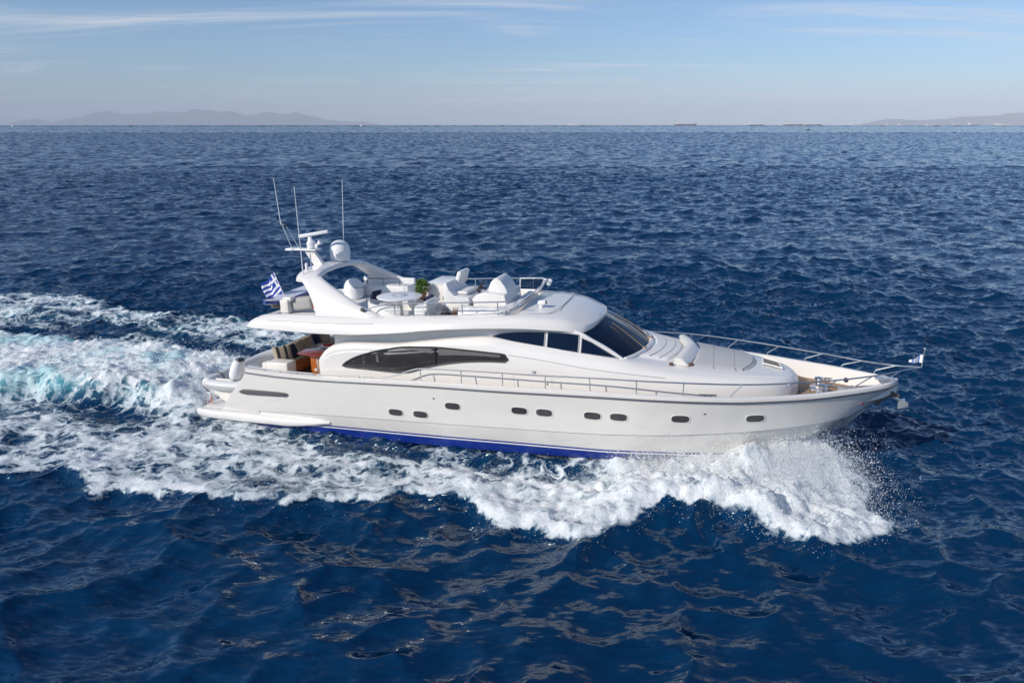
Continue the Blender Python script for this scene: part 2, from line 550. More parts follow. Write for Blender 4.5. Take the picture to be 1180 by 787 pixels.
def patch_grid(x0, x1, y0, y1, step, level, hole=None, ship=False, zero_edge=0.0, outer_level=None, outer_step=None, edge_w=3.0):
    """regular sheet of sea in world metres; wave sample grid is DX everywhere"""
    nx, ny = int(round((x1 - x0) / step)) + 1, int(round((y1 - y0) / step)) + 1
    X, Y = np.meshgrid(x0 + np.arange(nx) * step, y0 + np.arange(ny) * step, indexing='ij')
    D = wave_at(X, Y, level).astype(np.float32)
    ed = np.minimum(np.minimum(X - x0, x1 - X), np.minimum(Y - y0, y1 - Y))
    if outer_level is not None:
        b = sstep(0, edge_w, ed)[..., None]
        D = D * b + wave_at(X, Y, outer_level) * (1 - b)
    if zero_edge:
        D = D * sstep(0, zero_edge, ed)[..., None]
    foam = np.zeros(X.shape, np.float32); aer = np.zeros(X.shape, np.float32)
    if ship:
        h, fo, ae, dm = ship_water(X, Y)
        b = sstep(0, 2.0, ed)
        D = D * (1 - (1 - dm) * b)[..., None]
        D[..., 2] += h * b
        foam[:] = fo; aer[:] = ae
    P = np.stack([X, Y, np.zeros_like(X)], -1) + D
    if outer_step is not None:                  # sit exactly on the coarser sheet's edge
        k = int(round(outer_step / step))
        for sl in (np.s_[0, :], np.s_[-1, :], np.s_[:, 0], np.s_[:, -1]):
            e = P[sl]; n = len(e); c = np.arange(0, n, k); t = np.arange(n)
            P[sl] = np.stack([np.interp(t, c, e[c, a]) for a in range(3)], -1)
    F = grid_faces(nx, ny)
    if hole is not None:
        hx0, hx1, hy0, hy1 = hole
        cx = (X[:-1, :-1] + step / 2).ravel(); cy = (Y[:-1, :-1] + step / 2).ravel()
        F = F[~((cx > hx0) & (cx < hx1) & (cy > hy0) & (cy < hy1))]
    return P.reshape(-1, 3), F, foam.ravel(), aer.ravel()


NEAR = (-36.0, 31.5, 9.0, 54.0)
MID = (-150.0, 150.0, -15.0, 180.0)
FAR = (-690.0, 690.0, -120.0, 900.0)
OUT = (-3390.0, 3390.0, -300.0, 4200.0)
OUT2 = (-11400.0, 11400.0, -1200.0, 13200.0)
EARTH = 7.4e6              # radius of the sea's curve, with refraction
parts = [patch_grid(*NEAR, 0.075, 0, ship=True, outer_level=1, outer_step=0.375, edge_w=15),
         patch_grid(*MID, 0.375, 1, hole=NEAR, ship=True, outer_level=2, outer_step=1.5, edge_w=30),
         patch_grid(*FAR, 1.5, 2, hole=MID, outer_level=3, outer_step=6.0, edge_w=100),
         patch_grid(*OUT, 6.0, 3, hole=FAR, zero_edge=600)]
parts.append(patch_grid(*OUT2, 18.0, 4, hole=OUT, zero_edge=900))
# the flat rest of the sheet out to the horizon
xs = np.unique(np.concatenate([np.linspace(-60000, -11400, 60), np.linspace(-11400, 11400, 77), np.linspace(11400, 60000, 60)]))
ys = np.unique(np.concatenate([np.linspace(-20000, -1200, 12), np.linspace(-1200, 13200, 49), np.linspace(13200, 60000, 80)]))
GX, GY = np.meshgrid(xs, ys, indexing='ij')
F = grid_faces(len(xs), len(ys))
cx = ((GX[:-1, :-1] + GX[1:, 1:]) / 2).ravel(); cy = ((GY[:-1, :-1] + GY[1:, 1:]) / 2).ravel()
F = F[~((cx > OUT2[0]) & (cx < OUT2[1]) & (cy > OUT2[2]) & (cy < OUT2[3]))]
parts.append((np.stack([GX, GY, 0 * GX], -1).reshape(-1, 3), F, np.zeros(GX.size, np.float32), np.zeros(GX.size, np.float32)))
off, VV, FF, FO, AE = 0, [], [], [], []
for v, f, fo, ae in parts:
    VV.append(v); FF.append(f + off); FO.append(fo); AE.append(ae); off += len(v)
SEA_V, SEA_F = np.concatenate(VV).astype(np.float64), np.concatenate(FF)
SEA_V[:, 2] -= (SEA_V[:, 0] ** 2 + SEA_V[:, 1] ** 2) / (2 * EARTH)


def node(nt, t, **kw):
    n = nt.nodes.new(t)
    for k, v in kw.items():
        setattr(n, k, v)
    return n


def water_material():
    m = bpy.data.materials.new('sea_water')
    m.use_nodes = True
    nt = m.node_tree; nt.nodes.clear(); lk = nt.links.new
    out = node(nt, 'ShaderNodeOutputMaterial')
    geo = node(nt, 'ShaderNodeNewGeometry')
    tcx = node(nt, 'ShaderNodeTexCoord')
    afo = node(nt, 'ShaderNodeAttribute', attribute_name='foam')
    aae = node(nt, 'ShaderNodeAttribute', attribute_name='aeration')

    def math_(op, a, b=None, c=None, clamp=False):
        n = node(nt, 'ShaderNodeMath', operation=op, use_clamp=clamp)
        for i, v in enumerate((a, b, c)):
            if v is None: continue
            if isinstance(v, (int, float)): n.inputs[i].default_value = v
            else: lk(v, n.inputs[i])
        return n.outputs[0]

    def maprange(x, a, b, c=0.0, d=1.0, smooth=True):
        n = node(nt, 'ShaderNodeMapRange', clamp=True)
        if smooth: n.interpolation_type = 'SMOOTHSTEP'
        for nm, v in (('Value', x), ('From Min', a), ('From Max', b), ('To Min', c), ('To Max', d)):
            if isinstance(v, (int, float)): n.inputs[nm].default_value = v
            else: lk(v, n.inputs[nm])
        return n.outputs[0]

    def noise(scale, detail=3, rough=0.55, map_=None, out_='Fac', dist=0.0, rot=None):
        n = node(nt, 'ShaderNodeTexNoise')
        n.inputs['Scale'].default_value = scale; n.inputs['Detail'].default_value = detail
        n.inputs['Roughness'].default_value = rough; n.inputs['Distortion'].default_value = dist
        mp = node(nt, 'ShaderNodeMapping')
        mp.inputs['Rotation'].default_value = (0, 0, R(17) if rot is None else rot)
        if map_: mp.inputs['Scale'].default_value = map_
        lk(tcx.outputs['Object'], mp.inputs['Vector']); lk(mp.outputs[0], n.inputs['Vector'])
        return n.outputs[out_]

    # slopes of the ripples too small for the mesh, at several sizes
    def slope(scale, amp, detail=2):
        c = noise(scale, detail, 0.55, (0.36, 1.1, 1.0), 'Color')
        s = node(nt, 'ShaderNodeVectorMath', operation='SUBTRACT'); lk(c, s.inputs[0]); s.inputs[1].default_value = (0.5, 0.5, 0.5)
        k = node(nt, 'ShaderNodeVectorMath', operation='MULTIPLY'); lk(s.outputs[0], k.inputs[0])
        k.inputs[1].default_value = (amp * 0.8, amp * 1.2, 0)
        return k.outputs[0]
    dist = node(nt, 'ShaderNodeCameraData').outputs['View Distance']
    v = node(nt, 'ShaderNodeVectorMath', operation='ADD')
    lk(slope(8.0, 0.75, 2), v.inputs[0]); lk(slope(3.1, 0.85, 2), v.inputs[1])
    # beyond the fine sheets the waves themselves are carried by slope noise
    sl_far = slope(0.33, 0.75, 4)
    farf = node(nt, 'ShaderNodeAttribute', attribute_name='coarse').outputs['Fac']
    sc = node(nt, 'ShaderNodeVectorMath', operation='SCALE'); lk(sl_far, sc.inputs[0]); lk(farf, sc.inputs['Scale'])
    v2 = node(nt, 'ShaderNodeVectorMath', operation='ADD'); lk(v.outputs[0], v2.inputs[0]); lk(sc.outputs[0], v2.inputs[1])
    nadd = node(nt, 'ShaderNodeVectorMath', operation='ADD'); lk(geo.outputs['Normal'], nadd.inputs[0]); lk(v2.outputs[0], nadd.inputs[1])
    nrm = node(nt, 'ShaderNodeVectorMath', operation='NORMALIZE'); lk(nadd.outputs[0], nrm.inputs[0])

    water = node(nt, 'ShaderNodeBsdfPrincipled')
    water.inputs['Roughness'].default_value = 0.06
    water.inputs['IOR'].default_value = 1.37
    water.inputs['Specular IOR Level'].default_value = 0.8
    water.inputs['Specular Tint'].default_value = (0.62, 0.91, 1.0, 1)
    aer = math_('MULTIPLY', aae.outputs['Fac'], maprange(noise(0.9, 5, 0.6), 0.3, 0.7), clamp=True)
    mixc = node(nt, 'ShaderNodeMix', data_type='RGBA')
    lk(aer, mixc.inputs['Factor'])
    mixw = node(nt, 'ShaderNodeMix', data_type='RGBA')
    lk(noise(0.05, 3, 0.5), mixw.inputs['Factor'])
    mixw.inputs['A'].default_value = (0.0003, 0.0180, 0.056, 1)
    mixw.inputs['B'].default_value = (0.0004, 0.0290, 0.088, 1)
    lk(mixw.outputs['Result'], mixc.inputs['A'])
    mixc.inputs['B'].default_value = (0.10, 0.36, 0.42, 1)
    lk(mixc.outputs['Result'], water.inputs['Base Color'])
    lk(nrm.outputs[0], water.inputs['Normal'])

    # foam: cellular lace broken up by fractal noise
    wc = noise(1.4, 4, 0.6, None, 'Color')
    ws = node(nt, 'ShaderNodeVectorMath', operation='MULTIPLY_ADD')
    lk(wc, ws.inputs[0]); ws.inputs[1].default_value = (1.1, 1.1, 0.3); lk(tcx.outputs['Object'], ws.inputs[2])

    def lace(scale):
        n = node(nt, 'ShaderNodeTexVoronoi', feature='DISTANCE_TO_EDGE')
        n.inputs['Scale'].default_value = scale
        flat = node(nt, 'ShaderNodeVectorMath', operation='MULTIPLY'); lk(ws.outputs[0], flat.inputs[0]); flat.inputs[1].default_value = (1, 1, 0)
        mpv = node(nt, 'ShaderNodeMapping'); mpv.inputs['Rotation'].default_value = (0, 0, -YAW); mpv.inputs['Scale'].default_value = (0.6, 1, 1)
        lk(flat.outputs[0], mpv.inputs['Vector']); lk(mpv.outputs[0], n.inputs['Vector'])
        return maprange(n.outputs['Distance'], 0.0, 0.30, 1.0, 0.0)
    l1, l2 = lace(1.3), lace(3.6)
    pat = math_('ADD', math_('MULTIPLY', l1, 0.24), math_('MULTIPLY', l2, 0.22))
    pat = math_('ADD', pat, math_('MULTIPLY', noise(2.4, 9, 0.74, (0.62, 1.0, 1.0), 'Fac', 0.0, -YAW), 0.52))
    pat = math_('ADD', pat, math_('MULTIPLY', noise(17.0, 4, 0.7), 0.18))
    thr = math_('SUBTRACT', 1.00, math_('MULTIPLY', afo.outputs['Fac'], 0.72))
    d = math_('SUBTRACT', pat, thr)
    fac = maprange(d, -0.10, 0.22)
    fac = math_('MULTIPLY', fac, maprange(afo.outputs['Fac'], 0.02, 0.15))
    foam = node(nt, 'ShaderNodeBsdfPrincipled')
    fcol = node(nt, 'ShaderNodeMix', data_type='RGBA')
    lk(maprange(math_('ADD', d, math_('MULTIPLY', noise(9.0, 5, 0.7), 0.35)), 0.1, 0.62), fcol.inputs['Factor'])
    fcol.inputs['A'].default_value = (0.50, 0.60, 0.65, 1); fcol.inputs['B'].default_value = (0.82, 0.84, 0.85, 1)
    ftint = node(nt, 'ShaderNodeMix', data_type='RGBA')
    lk(math_('MULTIPLY', math_('MULTIPLY', aae.outputs['Fac'], maprange(noise(0.45, 4, 0.6), 0.40, 0.66)), 0.75), ftint.inputs['Factor'])
    lk(fcol.outputs['Result'], ftint.inputs['A']); ftint.inputs['B'].default_value = (0.36, 0.66, 0.70, 1)
    lk(ftint.outputs['Result'], foam.inputs['Base Color'])
    foam.inputs['Roughness'].default_value = 0.75
    foam.inputs['Specular IOR Level'].default_value = 0.25
    bmp = node(nt, 'ShaderNodeBump')
    bmp.inputs['Strength'].default_value = 0.7; bmp.inputs['Distance'].default_value = 0.09
    hgt = math_('ADD', math_('MULTIPLY', noise(11.0, 7, 0.75), 0.8), math_('MULTIPLY', pat, 0.5))
    lk(hgt, bmp.inputs['Height'])
    lk(bmp.outputs[0], foam.inputs['Normal'])
    mixs = node(nt, 'ShaderNodeMixShader')
    lk(fac, mixs.inputs[0]); lk(water.outputs[0], mixs.inputs[1]); lk(foam.outputs[0], mixs.inputs[2])
    lk(mixs.outputs[0], out.inputs['Surface'])
    return m


sea = mesh_np('sea', SEA_V, SEA_F, water_material())
CO = np.concatenate([np.full(len(parts[0][0]), 0.0), np.full(len(parts[1][0]), 0.0), np.full(len(parts[2][0]), 0.1), np.full(len(parts[3][0]), 0.3), np.full(len(parts[4][0]), 0.3), np.full(len(parts[5][0]), 0.5)]).astype(np.float32)
for nm, arr in (('foam', np.concatenate(FO)), ('aeration', np.concatenate(AE)), ('coarse', CO)):
    at = sea.data.attributes.new(nm, 'FLOAT', 'POINT')
    at.data.foreach_set('value', arr.astype(np.float32))
sea['kind'] = 'structure'


# ------------------------------------------------------------------ SETTING: hills far across the water
def hill_material():
    m = mat('far_hills_scrub', (0.115, 0.12, 0.10), 0.95, var=0.45, vscale=0.0016)
    return m


HM = hill_material()


def hills(name, cx, cy, profile, depth, seed):
    """ridge in metres: profile = [(x, height)], real terrain with depth"""
    xs_ = np.linspace(profile[0][0], profile[-1][0], 260)
    ys_ = np.linspace(-depth, depth, 60)
    X, Y = np.meshgrid(xs_, ys_, indexing='ij')
    ridge = pchip(xs_, [p[0] for p in profile], [p[1] for p in profile])[:, None]
    sh = np.clip(1 - (np.abs(Y) / depth) ** 1.4, 0, 1)
    n = billow(X / 2600, Y / 2600, 5, seed, 0.55)
    Z = ridge * sh * (0.80 + 0.55 * n) + 40 * fbm(X / 500, Y / 500, 4, seed + 3) * np.clip(ridge / 200, 0, 1) * sh 
    Z = np.maximum(Z, 0) - ((X + cx) ** 2 + (Y + cy) ** 2) / (2 * EARTH)
    o = mesh_np(name, np.stack([X + cx, Y + cy, Z], -1).reshape(-1, 3), grid_faces(len(xs_), len(ys_)), HM)
    o['kind'] = 'structure'
    return o


def far_ridge(cy, pts, seed, depth):
    k = cy * .953 / 787.0
    drop = cy * cy / (2 * EARTH)
    hills('hills', 0, cy, [((px_ - 590) * k, h_ * k * .80 + drop) for px_, h_ in pts], depth, seed)


far_ridge(57000, [(8, -6), (22, 1), (30, 6), (40, 9), (52, 7), (66, 5), (85, 10), (105, 14), (125, 21), (140, 16), (155, 14), (180, 19), (215, 20), (255, 19), (290, 15), (335, 16), (358, 13), (380, 6), (410, 4.5), (430, 2), (455, -6)], 3, 4200)
far_ridge(43000, [(975, -6), (990, 1), (1005, 4), (1030, 10), (1045, 8), (1065, 8), (1100, 11), (1140, 15), (1180, 20), (1230, 24), (1300, 30), (1400, 22), (1500, 8)], 13, 3200)

# ------------------------------------------------------------------ haze over the water
bmz = MB().box((0, 25000, 520), (126000, 92000, 2240), 0)
haze = bmz.build('haze', bpy.data.materials.new('sea_haze'), smooth=False)
haze['kind'] = 'stuff'
hm = haze.data.materials[0]
hm.use_nodes = True
hm.node_tree.nodes.clear()
ho = hm.node_tree.nodes.new('ShaderNodeOutputMaterial')
hv = hm.node_tree.nodes.new('ShaderNodeVolumePrincipled')
hv.inputs['Color'].default_value = (0.80, 0.85, 0.94, 1)
hv.inputs['Density'].default_value = 2.7e-5
hv.inputs['Anisotropy'].default_value = -0.2
hm.node_tree.links.new(hv.outputs[0], ho.inputs['Volume'])


def tag(o, label, cat, group=None):
    o['label'] = label; o['category'] = cat
    if group: o['group'] = group
    return o


def empty(name, m, label, cat, group=None):
    o = bpy.data.objects.new(name, None)
    o.empty_display_size = 0.3
    COL.objects.link(o)
    o.matrix_world = m if isinstance(m, Matrix) else Matrix.Translation(m)
    return tag(o, label, cat, group)

# ------------------------------------------------------------------ THE YACHT
Y = empty('motor_yacht', YM, 'long white flybridge motor yacht speeding to the right through its own spray', 'yacht')

# ---- hull lines: s runs 0 (stern) to 1 (stem)
SHX = [2.3, 3.7, 5, 7, 9, 11.6, 13.5, 15.5, 17.5, 18.9, 20.3, 21.6, 22.8, 23.32]
SHZ = [2.15, 2.11, 2.12, 2.19, 2.26, 2.315, 2.375, 2.42, 2.445, 2.43, 2.43, 2.455, 2.49, 2.53]
BX = [0, 2, 5, 8, 11, 14, 16, 17.2, 18.5, 19.8, 21, 21.9, 22.6, 23.05, 23.32]
BY = [2.68, 2.78, 2.9, 2.98, 3.05, 3.09, 3.08, 3.00, 2.74, 2.29, 1.74, 1.22, .76, .40, 0.03]
KNX = [1.02, 5.5, 10.4, 14.5, 16.2, 18.5, 20.5, 21.8, 22.60]
KNZ = [0.68, .86, 1.04, 1.19, 1.28, 1.42, 1.54, 1.62, 1.68]
KNW = [2.70, 2.80, 2.93, 2.97, 2.89, 2.46, 1.70, .90, 0.0]
BTX = [0.9, 5.2, 10.2, 14.45, 16.8, 18.5, 19.9, 20.98]
BTZ = [0.34, .42, .53, .61, .64, .56, .46, .42]
BTW = [2.60, 2.64, 2.75, 2.75, 2.50, 1.94, 1.05, 0.0]
CHX = [0.85, 5, 10, 14, 16.7, 18.4, 19.6, 20.6]
CHZ = [-.02, .04, .12, .2, .25, .22, .18, .15]
CHW = [2.55, 2.6, 2.66, 2.6, 2.2, 1.5, .75, 0.0]
KEX = [0.8, 8, 14, 18, 19.5, 20.3]
KEZ = [-.75, -.85, -.8, -.5, -.2, -.05]


def B(x):
    return pchip(x, BX, BY)


def sheer_z(x):
    return pchip(x, SHX, SHZ)


S = np.concatenate([np.linspace(0, .7, 50), np.linspace(.7, 1, 40)[1:]])


def sx(xp):
    return xp[0] + (xp[-1] - xp[0]) * S


def curve(xp, zp, wp):
    x = sx(xp)
    return np.stack([x, -pchip(x, xp, wp), pchip(x, xp, zp)], -1)


xs_ = sx(SHX)
SHEER = np.stack([xs_, -B(xs_), sheer_z(xs_)], -1)
CAP = SHEER + np.stack([0 * xs_, np.minimum(0.02, -SHEER[:, 1] * .5), 0 * xs_ + 0.115], -1)
KN = curve(KNX, KNZ, KNW)
BT = curve(BTX, BTZ, BTW)
CH = curve(CHX, CHZ, CHW)
KE = np.stack([sx(KEX), 0 * S, pchip(sx(KEX), KEX, KEZ)], -1)


def strips(curves, name, mats, parent, mirror=True, midx=None, **kw):
    A = np.stack(curves, 1)                       # stations, rows, 3
    n, m, _ = A.shape
    F = grid_faces(n, m)[:, ::-1]
    V = A.reshape(-1, 3)
    mi = np.tile(np.asarray(midx if midx is not None else [0] * (m - 1)), n - 1)
    if mirror:
        V = np.concatenate([V, V * [1, -1, 1]])
        F = np.concatenate([F, F[:, ::-1] + n * m])
        mi = np.concatenate([mi, mi])
    return mesh_np(name, V, F, mats, parent, True, mi, kw.get('sharp', 35))


rows = [CAP, SHEER]
for t in np.linspace(0, 1, 13)[1:-1]:
    p = SHEER * (1 - t) + KN * t
    fl = 4 * t * (1 - t)
    p[:, 1] += fl * (0.015 * sstep(.60, .95, S) - 0.02 * sstep(.6, .3, S)) * np.minimum(1, -p[:, 1] / .5)
    rows.append(p)
rows.append(KN)
step_in = KN + np.stack([0 * S, 0.045 * np.minimum(1, -KN[:, 1]), 0 * S - .012], -1)
midr = step_in * .5 + BT * .5 + [0, -.01, 0]
midr[:, 0] += .24 * S ** 14
rows += [step_in, midr, BT]
HULL = np.stack(rows, 1)


def hull_w(x, z):
    """half breadth of the topsides"""
    best = None
    w = []
    for j in range(HULL.shape[1]):
        c = HULL[:, j]
        w.append((np.interp(x, c[:, 0], c[:, 2]), np.interp(x, c[:, 0], -c[:, 1])))
    w.sort()
    return float(np.interp(z, [a for a, _ in w], [b for _, b in w]))


hull = strips(rows, 'hull', [M['hull']], Y, sharp=28)
hull['label'] = 'white topsides with a knuckle line'
l1 = BT * 1.0; l1[:, 2] -= .055; l2 = BT * 1.0; l2[:, 2] -= .095
l1[:, 1] *= .997; l2[:, 1] *= .995
strips([BT + [0, .002, 0], l1, l2, CH, CH * [1, .97, 1] + [0, 0, -.03], KE], 'bottom_paint', [M['blue'], M['gel']], Y, midx=[0, 1, 0, 0, 0], sharp=30)['label'] = 'deep blue bottom paint with a thin white boot line'
# rub rail along the sheer
for sg in (-1, 1):
    MB().tube([(p[0], sg * (-p[1] + .012), p[2]) for p in SHEER[::2]] + [(23.33, sg * .01, 2.53)], .032, 8).build('rub_rail', M['rail'], Y)
# bulwark: cap rail, inner face
inn = CAP.copy(); inn[:, 1] = -np.maximum(-CAP[:, 1] - np.where(CAP[:, 0] < 5.05, .30, .17), 0.0)
inn[:, 2] += .012
deckz = np.where(inn[:, 0] < 5.05, 1.52, pchip(inn[:, 0], [5.05, 12, 18, 22.5, 23.4], [1.85, 1.95, 2.0, 2.1, 2.2]))
foot = inn.copy(); foot[:, 2] = deckz; foot[:, 1] = -np.maximum(-inn[:, 1] - .03, 0)
capm = (CAP + inn) / 2; capm[:, 2] += .02
strips([CAP, capm, inn, foot], 'bulwark', [M['gel']], Y, sharp=30)
dk = foot.copy(); dk[:, 1] = 0; dk[:, 2] += .04
strips([foot + [0, -.02, 0], dk * .5 + foot * .5 + [0, 0, .01], dk], 'main_deck', [M['teak']], Y)['label'] = 'teak planked deck'

# stern: quarter wings, transom, swim platform
for sg in (-1, 1):
    w_ = MB()
    w_.prism([(1.03, .62), (2.30, 2.16), (2.36, 2.275), (2.62, 2.275), (2.62, .62)], sg * 2.46, sg * 2.715, .03)
    w_.build('quarter_wing', M['gel'], Y)
MB().prism([(2.30, .5), (2.55, 2.2), (2.70, 2.25), (2.8, 2.2), (2.8, .5)], -2.46, 2.46, .04).build('transom', M['gel2'], Y)
sp = MB()
sp.plan([(-.04, -2.2), (.06, -2.58), (2.4, -2.66), (2.4, 2.66), (.06, 2.58), (-.04, 2.2)], .40, .585, .05, seg=3)
plat = sp.build('swim_platform', M['gel2'], Y)
tk = MB().plan([(.10, -2.1), (.2, -2.4), (2.28, -2.45), (2.28, 2.45), (.2, 2.4), (.10, 2.1)], .583, .592, 0)
tk.build('platform_tread', M['deckwhite'], plat)
for sg in (-1, 1):                                # side pods running forward from the platform
    n = 26; xs2 = np.linspace(-.03, 5.42, n); V = []; m = 12
    for i, x in enumerate(xs2):
        t = i / (n - 1)
        wi = pchip(x, [-.03, 1, 3.5, 5.0, 5.42], [.10, .17, .17, .10, .01])
        yc = -(pchip(x, BTX, BTW) + .04)
        zt = .60 - .02 * t; zb = pchip(x, [-.03, .4, 3.6, 5.42], [.34, .27, .28, .50])
        for k in range(m):
            a = 2 * math.pi * k / m
            ca, sa = math.cos(a), math.sin(a)
            ca = math.copysign(abs(ca) ** .55, ca); sa = math.copysign(abs(sa) ** .55, sa)
            V.append((x, sg * -(yc - .02 - wi * ca * 1.0), (zt + zb) / 2 + (zt - zb) / 2 * sa))
    F = [(i * m + k, i * m + (k + 1) % m, (i + 1) * m + (k + 1) % m, (i + 1) * m + k) for i in range(n - 1) for k in range(m)]
    F.append(tuple(range(m))); F.append(tuple((n - 1) * m + k for k in range(m)))
    mesh_np('side_pod', V, F, M['gel'], Y, True, None, 50)
    br = MB()
    br.tube([(.05, sg * 2.28, .58), (.05, sg * 2.28, 1.0), (.10, sg * 2.28, 1.06), (.24, sg * 2.28, 1.06), (.30, sg * 2.28, 1.0), (.30, sg * 2.28, .58)], .018, 8)
    br.build('grab_rail', M['steel'], plat)

# portholes
for x, z in [(8.05, 1.25), (8.94, 1.27), (10.09, 1.68), (12.3, 1.74), (13.09, 1.75), (14.57, 1.79), (15.35, 1.82), (17.12, 1.88), (19.2, 1.89)]:
    for sg in (-1, 1):
        w0 = hull_w(x, z)
        dwdx = (hull_w(x + .2, z) - hull_w(x - .2, z)) / .4
        dwdz = (hull_w(x, z + .1) - hull_w(x, z - .1)) / .2

        def ring(a, b, e=.0, n=28):
            P = []
            for k in range(n):
                t = 2 * math.pi * k / n
                cx_, sz_ = math.cos(t), math.sin(t)
                cx_ = math.copysign(abs(cx_) ** .62, cx_); sz_ = math.copysign(abs(sz_) ** .62, sz_)
                dx_, dz_ = a * cx_, b * sz_
                P.append((x + dx_, sg * (w0 + dwdx * dx_ + dwdz * dz_ + e), z + dz_))
            return P
        n = 28
        rings = [ring(.285, .150, .002), ring(.272, .136, .016), ring(.252, .118, .014), ring(.240, .108, -.03)]
        V = sum(rings, [])
        F = [(i * n + k, i * n + (k + 1) % n, (i + 1) * n + (k + 1) % n, (i + 1) * n + k) for i in range(3) for k in range(n)]
        ph = mesh_np('porthole', V, F if sg > 0 else [f[::-1] for f in F], M['hull'], Y, True, None, 40)
        P = ring(.245, .113, .004)
        mesh_np('pane', P, [tuple(range(n))], M['glass2'], ph, False)
# exhaust grille on the quarter: a long rounded slot
for sg in (-1, 1):
    g = MB()
    P = []
    for k in range(24):
        t = 2 * math.pi * k / 24
        cx_ = math.copysign(abs(math.cos(t)) ** .25, math.cos(t)); P.append((2.98 + 1.0 * cx_, 1.465 + .085 * math.sin(t) + .02 * cx_))
    g.prism(P, sg * 2.70, sg * 2.868, .01)
    gr = g.build('exhaust_grille', M['grille'], Y)
    g = MB()
    for k in range(4):
        g.box((2.98, sg * 2.872, 1.415 + k * .033), (1.8, .014, .012), .002)
    g.build('slat', M['rail'], gr)
for x, z in [(9.46, 1.88), (17.78, 2.08)]:
    for sg in (-1, 1):
        MB().lathe([(.001, .0), (.038, 0), (.042, -.01), (.042, -.06)], (x, sg * (hull_w(x, z) + .004), z), 16, rot=(R(-90) * sg, 0, 0)).build('vent_cap', M['steel'], Y)
# hawse plate near the stem
for sg in (-1, 1):
    hx, hz = 22.30, 2.08
    MB().box((hx, sg * (hull_w(hx, hz) + .004), hz), (.30, .03, .09), .012, rot=(0, 0, R(40) * -sg)).box((hx - .05, sg * (hull_w(hx - .05, hz) + .02), hz), (.10, .03, .05), .01, rot=(0, 0, R(40) * -sg), mi=1).build('hawse_plate', [M['steel'], M['red']], Y)

# ---- deckhouse: lower body
HX = [5.05, 5.3, 5.65, 6.5, 7.8, 8.75, 10.1, 11.1, 12, 13, 14.4, 15.3, 16, 17, 18, 19, 19.8, 20.3, 20.52]
H0W = [2.40, 2.42, 2.42, 2.42, 2.42, 2.42, 2.42, 2.42, 2.42, 2.42, 2.42, 2.37, 2.30, 2.17, 1.98, 1.66, 1.26, .80, .34]
H2W = [2.46, 2.50, 2.52, 2.53, 2.53, 2.53, 2.52, 2.51, 2.50, 2.49, 2.46, 2.40, 2.31, 2.16, 1.94, 1.60, 1.18, .70, .24]
H2Z = [2.55, 2.80, 2.98, 3.12, 3.17, 3.27, 3.38, 3.40, 3.33, 3.23, 3.06, 2.985, 2.925, 2.835, 2.74, 2.63, 2.53, 2.45, 2.36]
H3W = [2.36, 2.40, 2.42, 2.42, 2.42, 2.42, 2.38, 2.33, 2.27, 2.25, 2.22, 2.14, 1.98, 1.80, 1.62, 1.34, .95, .52, .12]
H3Z = [2.78, 3.05, 3.25, 3.38, 3.42, 3.55, 3.74, 3.82, 3.71, 3.60, 3.43, 3.31, 3.17, 3.02, 2.92, 2.83, 2.74, 2.66, 2.52]
H5Z = [2.78, 3.05, 3.25, 3.38, 3.42, 3.55, 3.74, 3.82, 3.71, 3.60, 3.45, 3.35, 3.32, 3.22, 3.10, 2.97, 2.84, 2.73, 2.52]
hx = np.concatenate([np.linspace(5.05, 5.9, 14), np.linspace(5.9, 19, 90)[1:], np.linspace(19, 20.52, 26)[1:]])
f = lambda W: pchip(hx, HX, W)
H0Z = pchip(hx, [5.05, 12, 18, 20.5], [1.83, 1.92, 1.97, 2.0])


def hp(w, z):
    return np.stack([hx, -w, z], -1)


w0, w2, z2, w3, z3, z5 = f(H0W), f(H2W), f(H2Z), f(H3W), f(H3Z), f(H5Z)
hr = [hp(w0, H0Z)]
for t in (.33, .66):
    hr.append(hp(w0 * (1 - t) + w2 * t + .015, H0Z * (1 - t) + z2 * t))
hr += [hp(w2 + .004, z2 - .02), hp(w2 - .008, z2 + .012)]
tt = [.2, .4, .6, .8, 1.0]
for t in tt:                                      # rounded shoulder
    bulge = math.sin(t * math.pi) * .045
    hr.append(hp(w2 * (1 - t) + w3 * t + bulge - .008, z2 * (1 - t) + z3 * t + bulge * .5))
for t in (.06, .14, .3, .6, 1.0):
    k = math.sin(t * math.pi / 2)
    hr.append(hp(w3 * (1 - t), z3 + (z5 - z3) * k + .03 * math.sin(min(t / .14, 1) * math.pi) * 0.6))
house = strips(hr, 'deckhouse', [M['gel']], Y, sharp=24)
HOUSE = np.stack(hr, 1)
V = [tuple(p) for p in HOUSE[0]]; V += [(a, -b, c) for a, b, c in V[::-1]]
mesh_np('aft_bulkhead', V, [tuple(range(len(V)))], M['gel2'], Y, False)


def house_w(x, z):
    c = [(float(np.interp(x, hx, HOUSE[:, j, 2])), float(np.interp(x, hx, -HOUSE[:, j, 1]))) for j in range(10)]
    return float(np.interp(z, [a for a, _ in c], [b for _, b in c]))


def side_patch(name, top, bot, wfun, m, parent, off=.012, n=40, rows_=8, sides=(-1, 1)):
    """window pane lying on a side surface: top and bottom are (x, z) polylines"""
    x0, x1 = max(top[0][0], bot[0][0]), min(top[-1][0], bot[-1][0])
    out = []
    for sg in sides:
        V = []
        for x in np.linspace(x0, x1, n):
            zt = float(np.interp(x, [p[0] for p in top], [p[1] for p in top])); zb = float(np.interp(x, [p[0] for p in bot], [p[1] for p in bot]))
            for k in range(rows_):
                z = zb + (zt - zb) * k / (rows_ - 1)
                V.append((x, sg * (wfun(x, z) + off), z))
        F = grid_faces(n, rows_)
        if sg < 0: F = F[:, ::-1]
        out.append(mesh_np(name, V, F[:, ::-1], m, parent))
    return out


